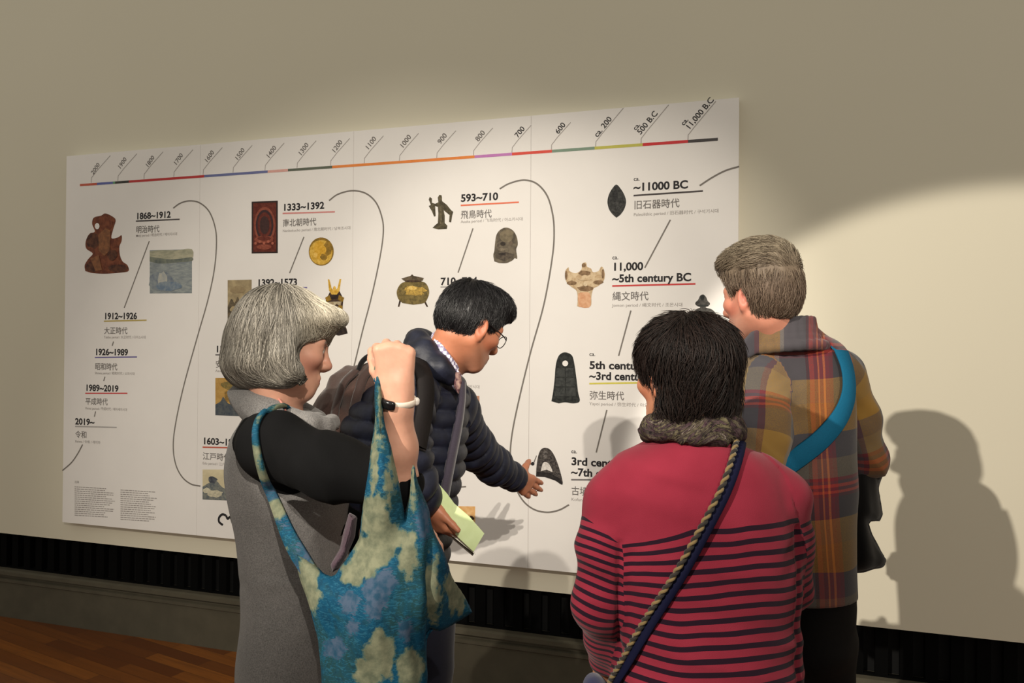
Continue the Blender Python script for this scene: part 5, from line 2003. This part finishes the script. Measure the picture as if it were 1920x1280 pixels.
S.slab([(849, 697), (864, 698), (866, 716), (860, 740), (852, 726)], lambda x, y: D2 - .080 + 0 * x, .010, .02, Drange=(D2 - .1, D2 - .06))
r2.sdf('necktie', S, .003, duo((70, 44, 50), (150, 122, 112), 60, .6), None)
# short black hair
H2 = Sdf(.022)
H2.ell(h2.w(0, -.014, .038), np.array([.074, .094, .083]), h2.R)
H2.ell(h2.w(0, -.040, .0), np.array([.068, .066, .064]), h2.R)
H2.ell(h2.w(.0, .035, .092), np.array([.062, .058, .036]), h2.R)
H2.rc(h2.w(-.03, .076, .080), h2.w(.03, .076, .078), .020, .020)
H2.ell(h2.w(0, .108, -.02), (.10, .062, .080), h2.R, 's', .012)
for q in (-1, 1):
    H2.ell(h2.w(q * .085, .010, -.035), (.034, .036, .040), h2.R, 's', .010)
H2.ell(h2.w(0, -.03, -.125), (.1, .1, .066), h2.R, 's', .012)
hair(r2, H2, .005, hair_mat('black_hair', (10, 10, 11), (36, 34, 36), .36), lambda P: nrm_rows(nrm_rows(P - h2.w(0, -.06, .13)) * .8 - h2.R[2] * .5 + .5 * np.stack([vn(P, 15, 1), vn(P, 15, 2), vn(P, 15, 3)], 1)),
     6500, 6, .006, .0006, 21, lift=.006)
legs(r2, lx2, D2 + .06, .06, .95, .085, cloth('navy_trousers', (28, 30, 44)), hipw=.115, hipd=.11)
shoes(r2, [((lx2 + q * .08, D2 + .06), (.8, .6)) for q in (-1, 1)])

# glasses
gl = Root('eyeglasses', h2.w(0, .1, 0), 'thin dark rimmed glasses on the black haired person', 'glasses')
for q, nm in ((-1, 'l'), (1, 'r')):
    c = h2.w(q * .033, .104, -.002)
    ring = np.array([c + .95 * (math.cos(a) * .024 * h2.R[0] + math.sin(a) * .0185 * h2.R[2]) + h2.R[1] * (-.006 * abs(math.cos(a)) * (1 if math.cos(a) * q > 0 else 0)) for a in np.linspace(0, 2 * math.pi, 28, endpoint=False)])
    gl.put('rim', *tube(ring, .0013, 6, True), flat((40, 34, 32), .1, 60, .35))
    tp = np.array([h2.w(q * .056, .098, .004), h2.w(q * .074, .07, .006), h2.w(q * .080, .01, .012), h2.w(q * .079, -.012, .006), h2.w(q * .075, -.022, -.012)])
    gl.put('temple', *tube(spline(list(tp), 4), .0017, 6), flat((28, 24, 24), .1, 60, .4))
gl.put('bridge', *tube(spline([h2.w(-.010, .105, .004), h2.w(0, .109, .007), h2.w(.010, .105, .004)], 4), .0013, 6), flat((40, 34, 32), .1, 60, .35))

# rucksack on his back
pack = Root('backpack', V(640, 900, D2 + .16), 'dark brown rucksack with a top loop on the quilted jacket\'s back', 'backpack')
S = Sdf(.03)
S.ecap(V(668, 745, D2 + .12), V(612, 840, D2 + .20), (.5, -.6, .2), (.105, .080), (.135, .10))
S.ecap(V(706, 702, D2 + .08), V(664, 728, D2 + .06), (.4, -.6, .1), (.05, .035), (.07, .045))
M_PACK = cloth('brown_nylon', (84, 64, 58), .25, 300, .7, .4, 14)
pack.sdf('bag_body', S, .006, M_PACK, lambda P: .012 * ((1 - np.abs(vn(np.stack([P[:, 0] * 10 + P[:, 2] * 8, P[:, 1] * 8, P[:, 2] * 14 - P[:, 0] * 12], 1), 1, 7))) ** 2 - .5) + .004 * vn(P, 30, 2))
loop = spline([V(672, 694, D2 + .06), V(679, 678, D2 + .05), V(692, 667, D2 + .045), V(708, 664, D2 + .045), V(722, 672, D2 + .05)], 5)
pack.put('carry_loop', *tube(loop, .0075, 8), cloth('black_webbing', (24, 22, 24), .1, 500))
P_, N_ = [], []
for p in spline([(760, 660), (775, 676), (788, 698), (794, 725), (792, 760), (786, 800), (778, 840)], 5):
    q, nn = trace(FR, p[0], p[1])
    if q is not None:
        P_.append(q)
        N_.append(nn)
P_, N_ = np.array(P_), np.array(N_)
for _ in range(5):
    P_[1:-1] = (P_[:-2] + 2 * P_[1:-1] + P_[2:]) / 4
    N_[1:-1] = nrm_rows(N_[:-2] + 2 * N_[1:-1] + N_[2:])
pack.put('shoulder_strap', *ribbon(P_ + N_ * .012, N_, .05, .010), cloth('brown_webbing', (22, 18, 18), .15, 400, .7, .25, 18, 0))

for rt in ([(668, 700), (650, 718), (640, 742), (632, 770), (630, 800)], [(700, 690), (680, 712), (668, 745), (660, 790)]):
    PK = Sdf(.03)
    PK.ecap(V(668, 745, D2 + .12), V(612, 840, D2 + .20), (.5, -.6, .2), (.105, .080), (.135, .10))
    PK.ecap(V(706, 702, D2 + .08), V(664, 728, D2 + .06), (.4, -.6, .1), (.05, .035), (.07, .045))
    ps, ns = [], []
    for p in spline(rt, 5):
        q, nn = trace(PK, p[0], p[1])
        if q is not None:
            ps.append(q + nn * .008)
            ns.append(nn)
    if len(ps) > 4:
        pack.put('compression_strap', *ribbon(np.array(ps), np.array(ns), .026, .008), cloth('brown_strap', (70, 54, 50), .15, 400, .7))
# folded leaflet
lf = Root('leaflet', V(850, 970, D2 - .16), 'pale green folded leaflet held low in front of the board', 'leaflet')


def sheet(poly, dfun, th):
    S = Sdf(.002)
    fr_ = [V(x, y, dfun(x, y)) for x, y in poly]
    bk = [p + np.array([0, th, 0]) for p in fr_]
    n_ = len(poly)
    vs = fr_ + bk
    qs = [tuple(range(n_))[::-1], tuple(range(n_, 2 * n_))] + [(i, (i + 1) % n_, n_ + (i + 1) % n_, n_ + i) for i in range(n_)]
    return vs, qs


M_LEAF = duo((196, 212, 158), (206, 222, 172), 16, .5)
for nm, poly, d0, m in (('cover', [(818, 902), (838, 925), (852, 944), (880, 968), (908, 1000), (888, 1034), (862, 1010), (836, 984), (824, 962), (800, 926)], D2 - .172, M_LEAF),
                        ('inner_page', [(834, 970), (846, 985), (866, 1008), (888, 1034), (892, 1040), (872, 1024), (846, 1003), (832, 990)], D2 - .160, flat((226, 222, 210), .03, 20, .6)),
                        ('back_page', [(834, 988), (860, 1012), (890, 1036), (886, 1042), (862, 1022), (836, 1000)], D2 - .150, flat((70, 62, 54), .1, 20, .6))):
    vs, qs = sheet(poly, lambda x, y: d0 + (x - 850) * .0003, .0018)
    o = mesh_obj(nm, np.array(vs) - lf.b, qs, m, lf.o)
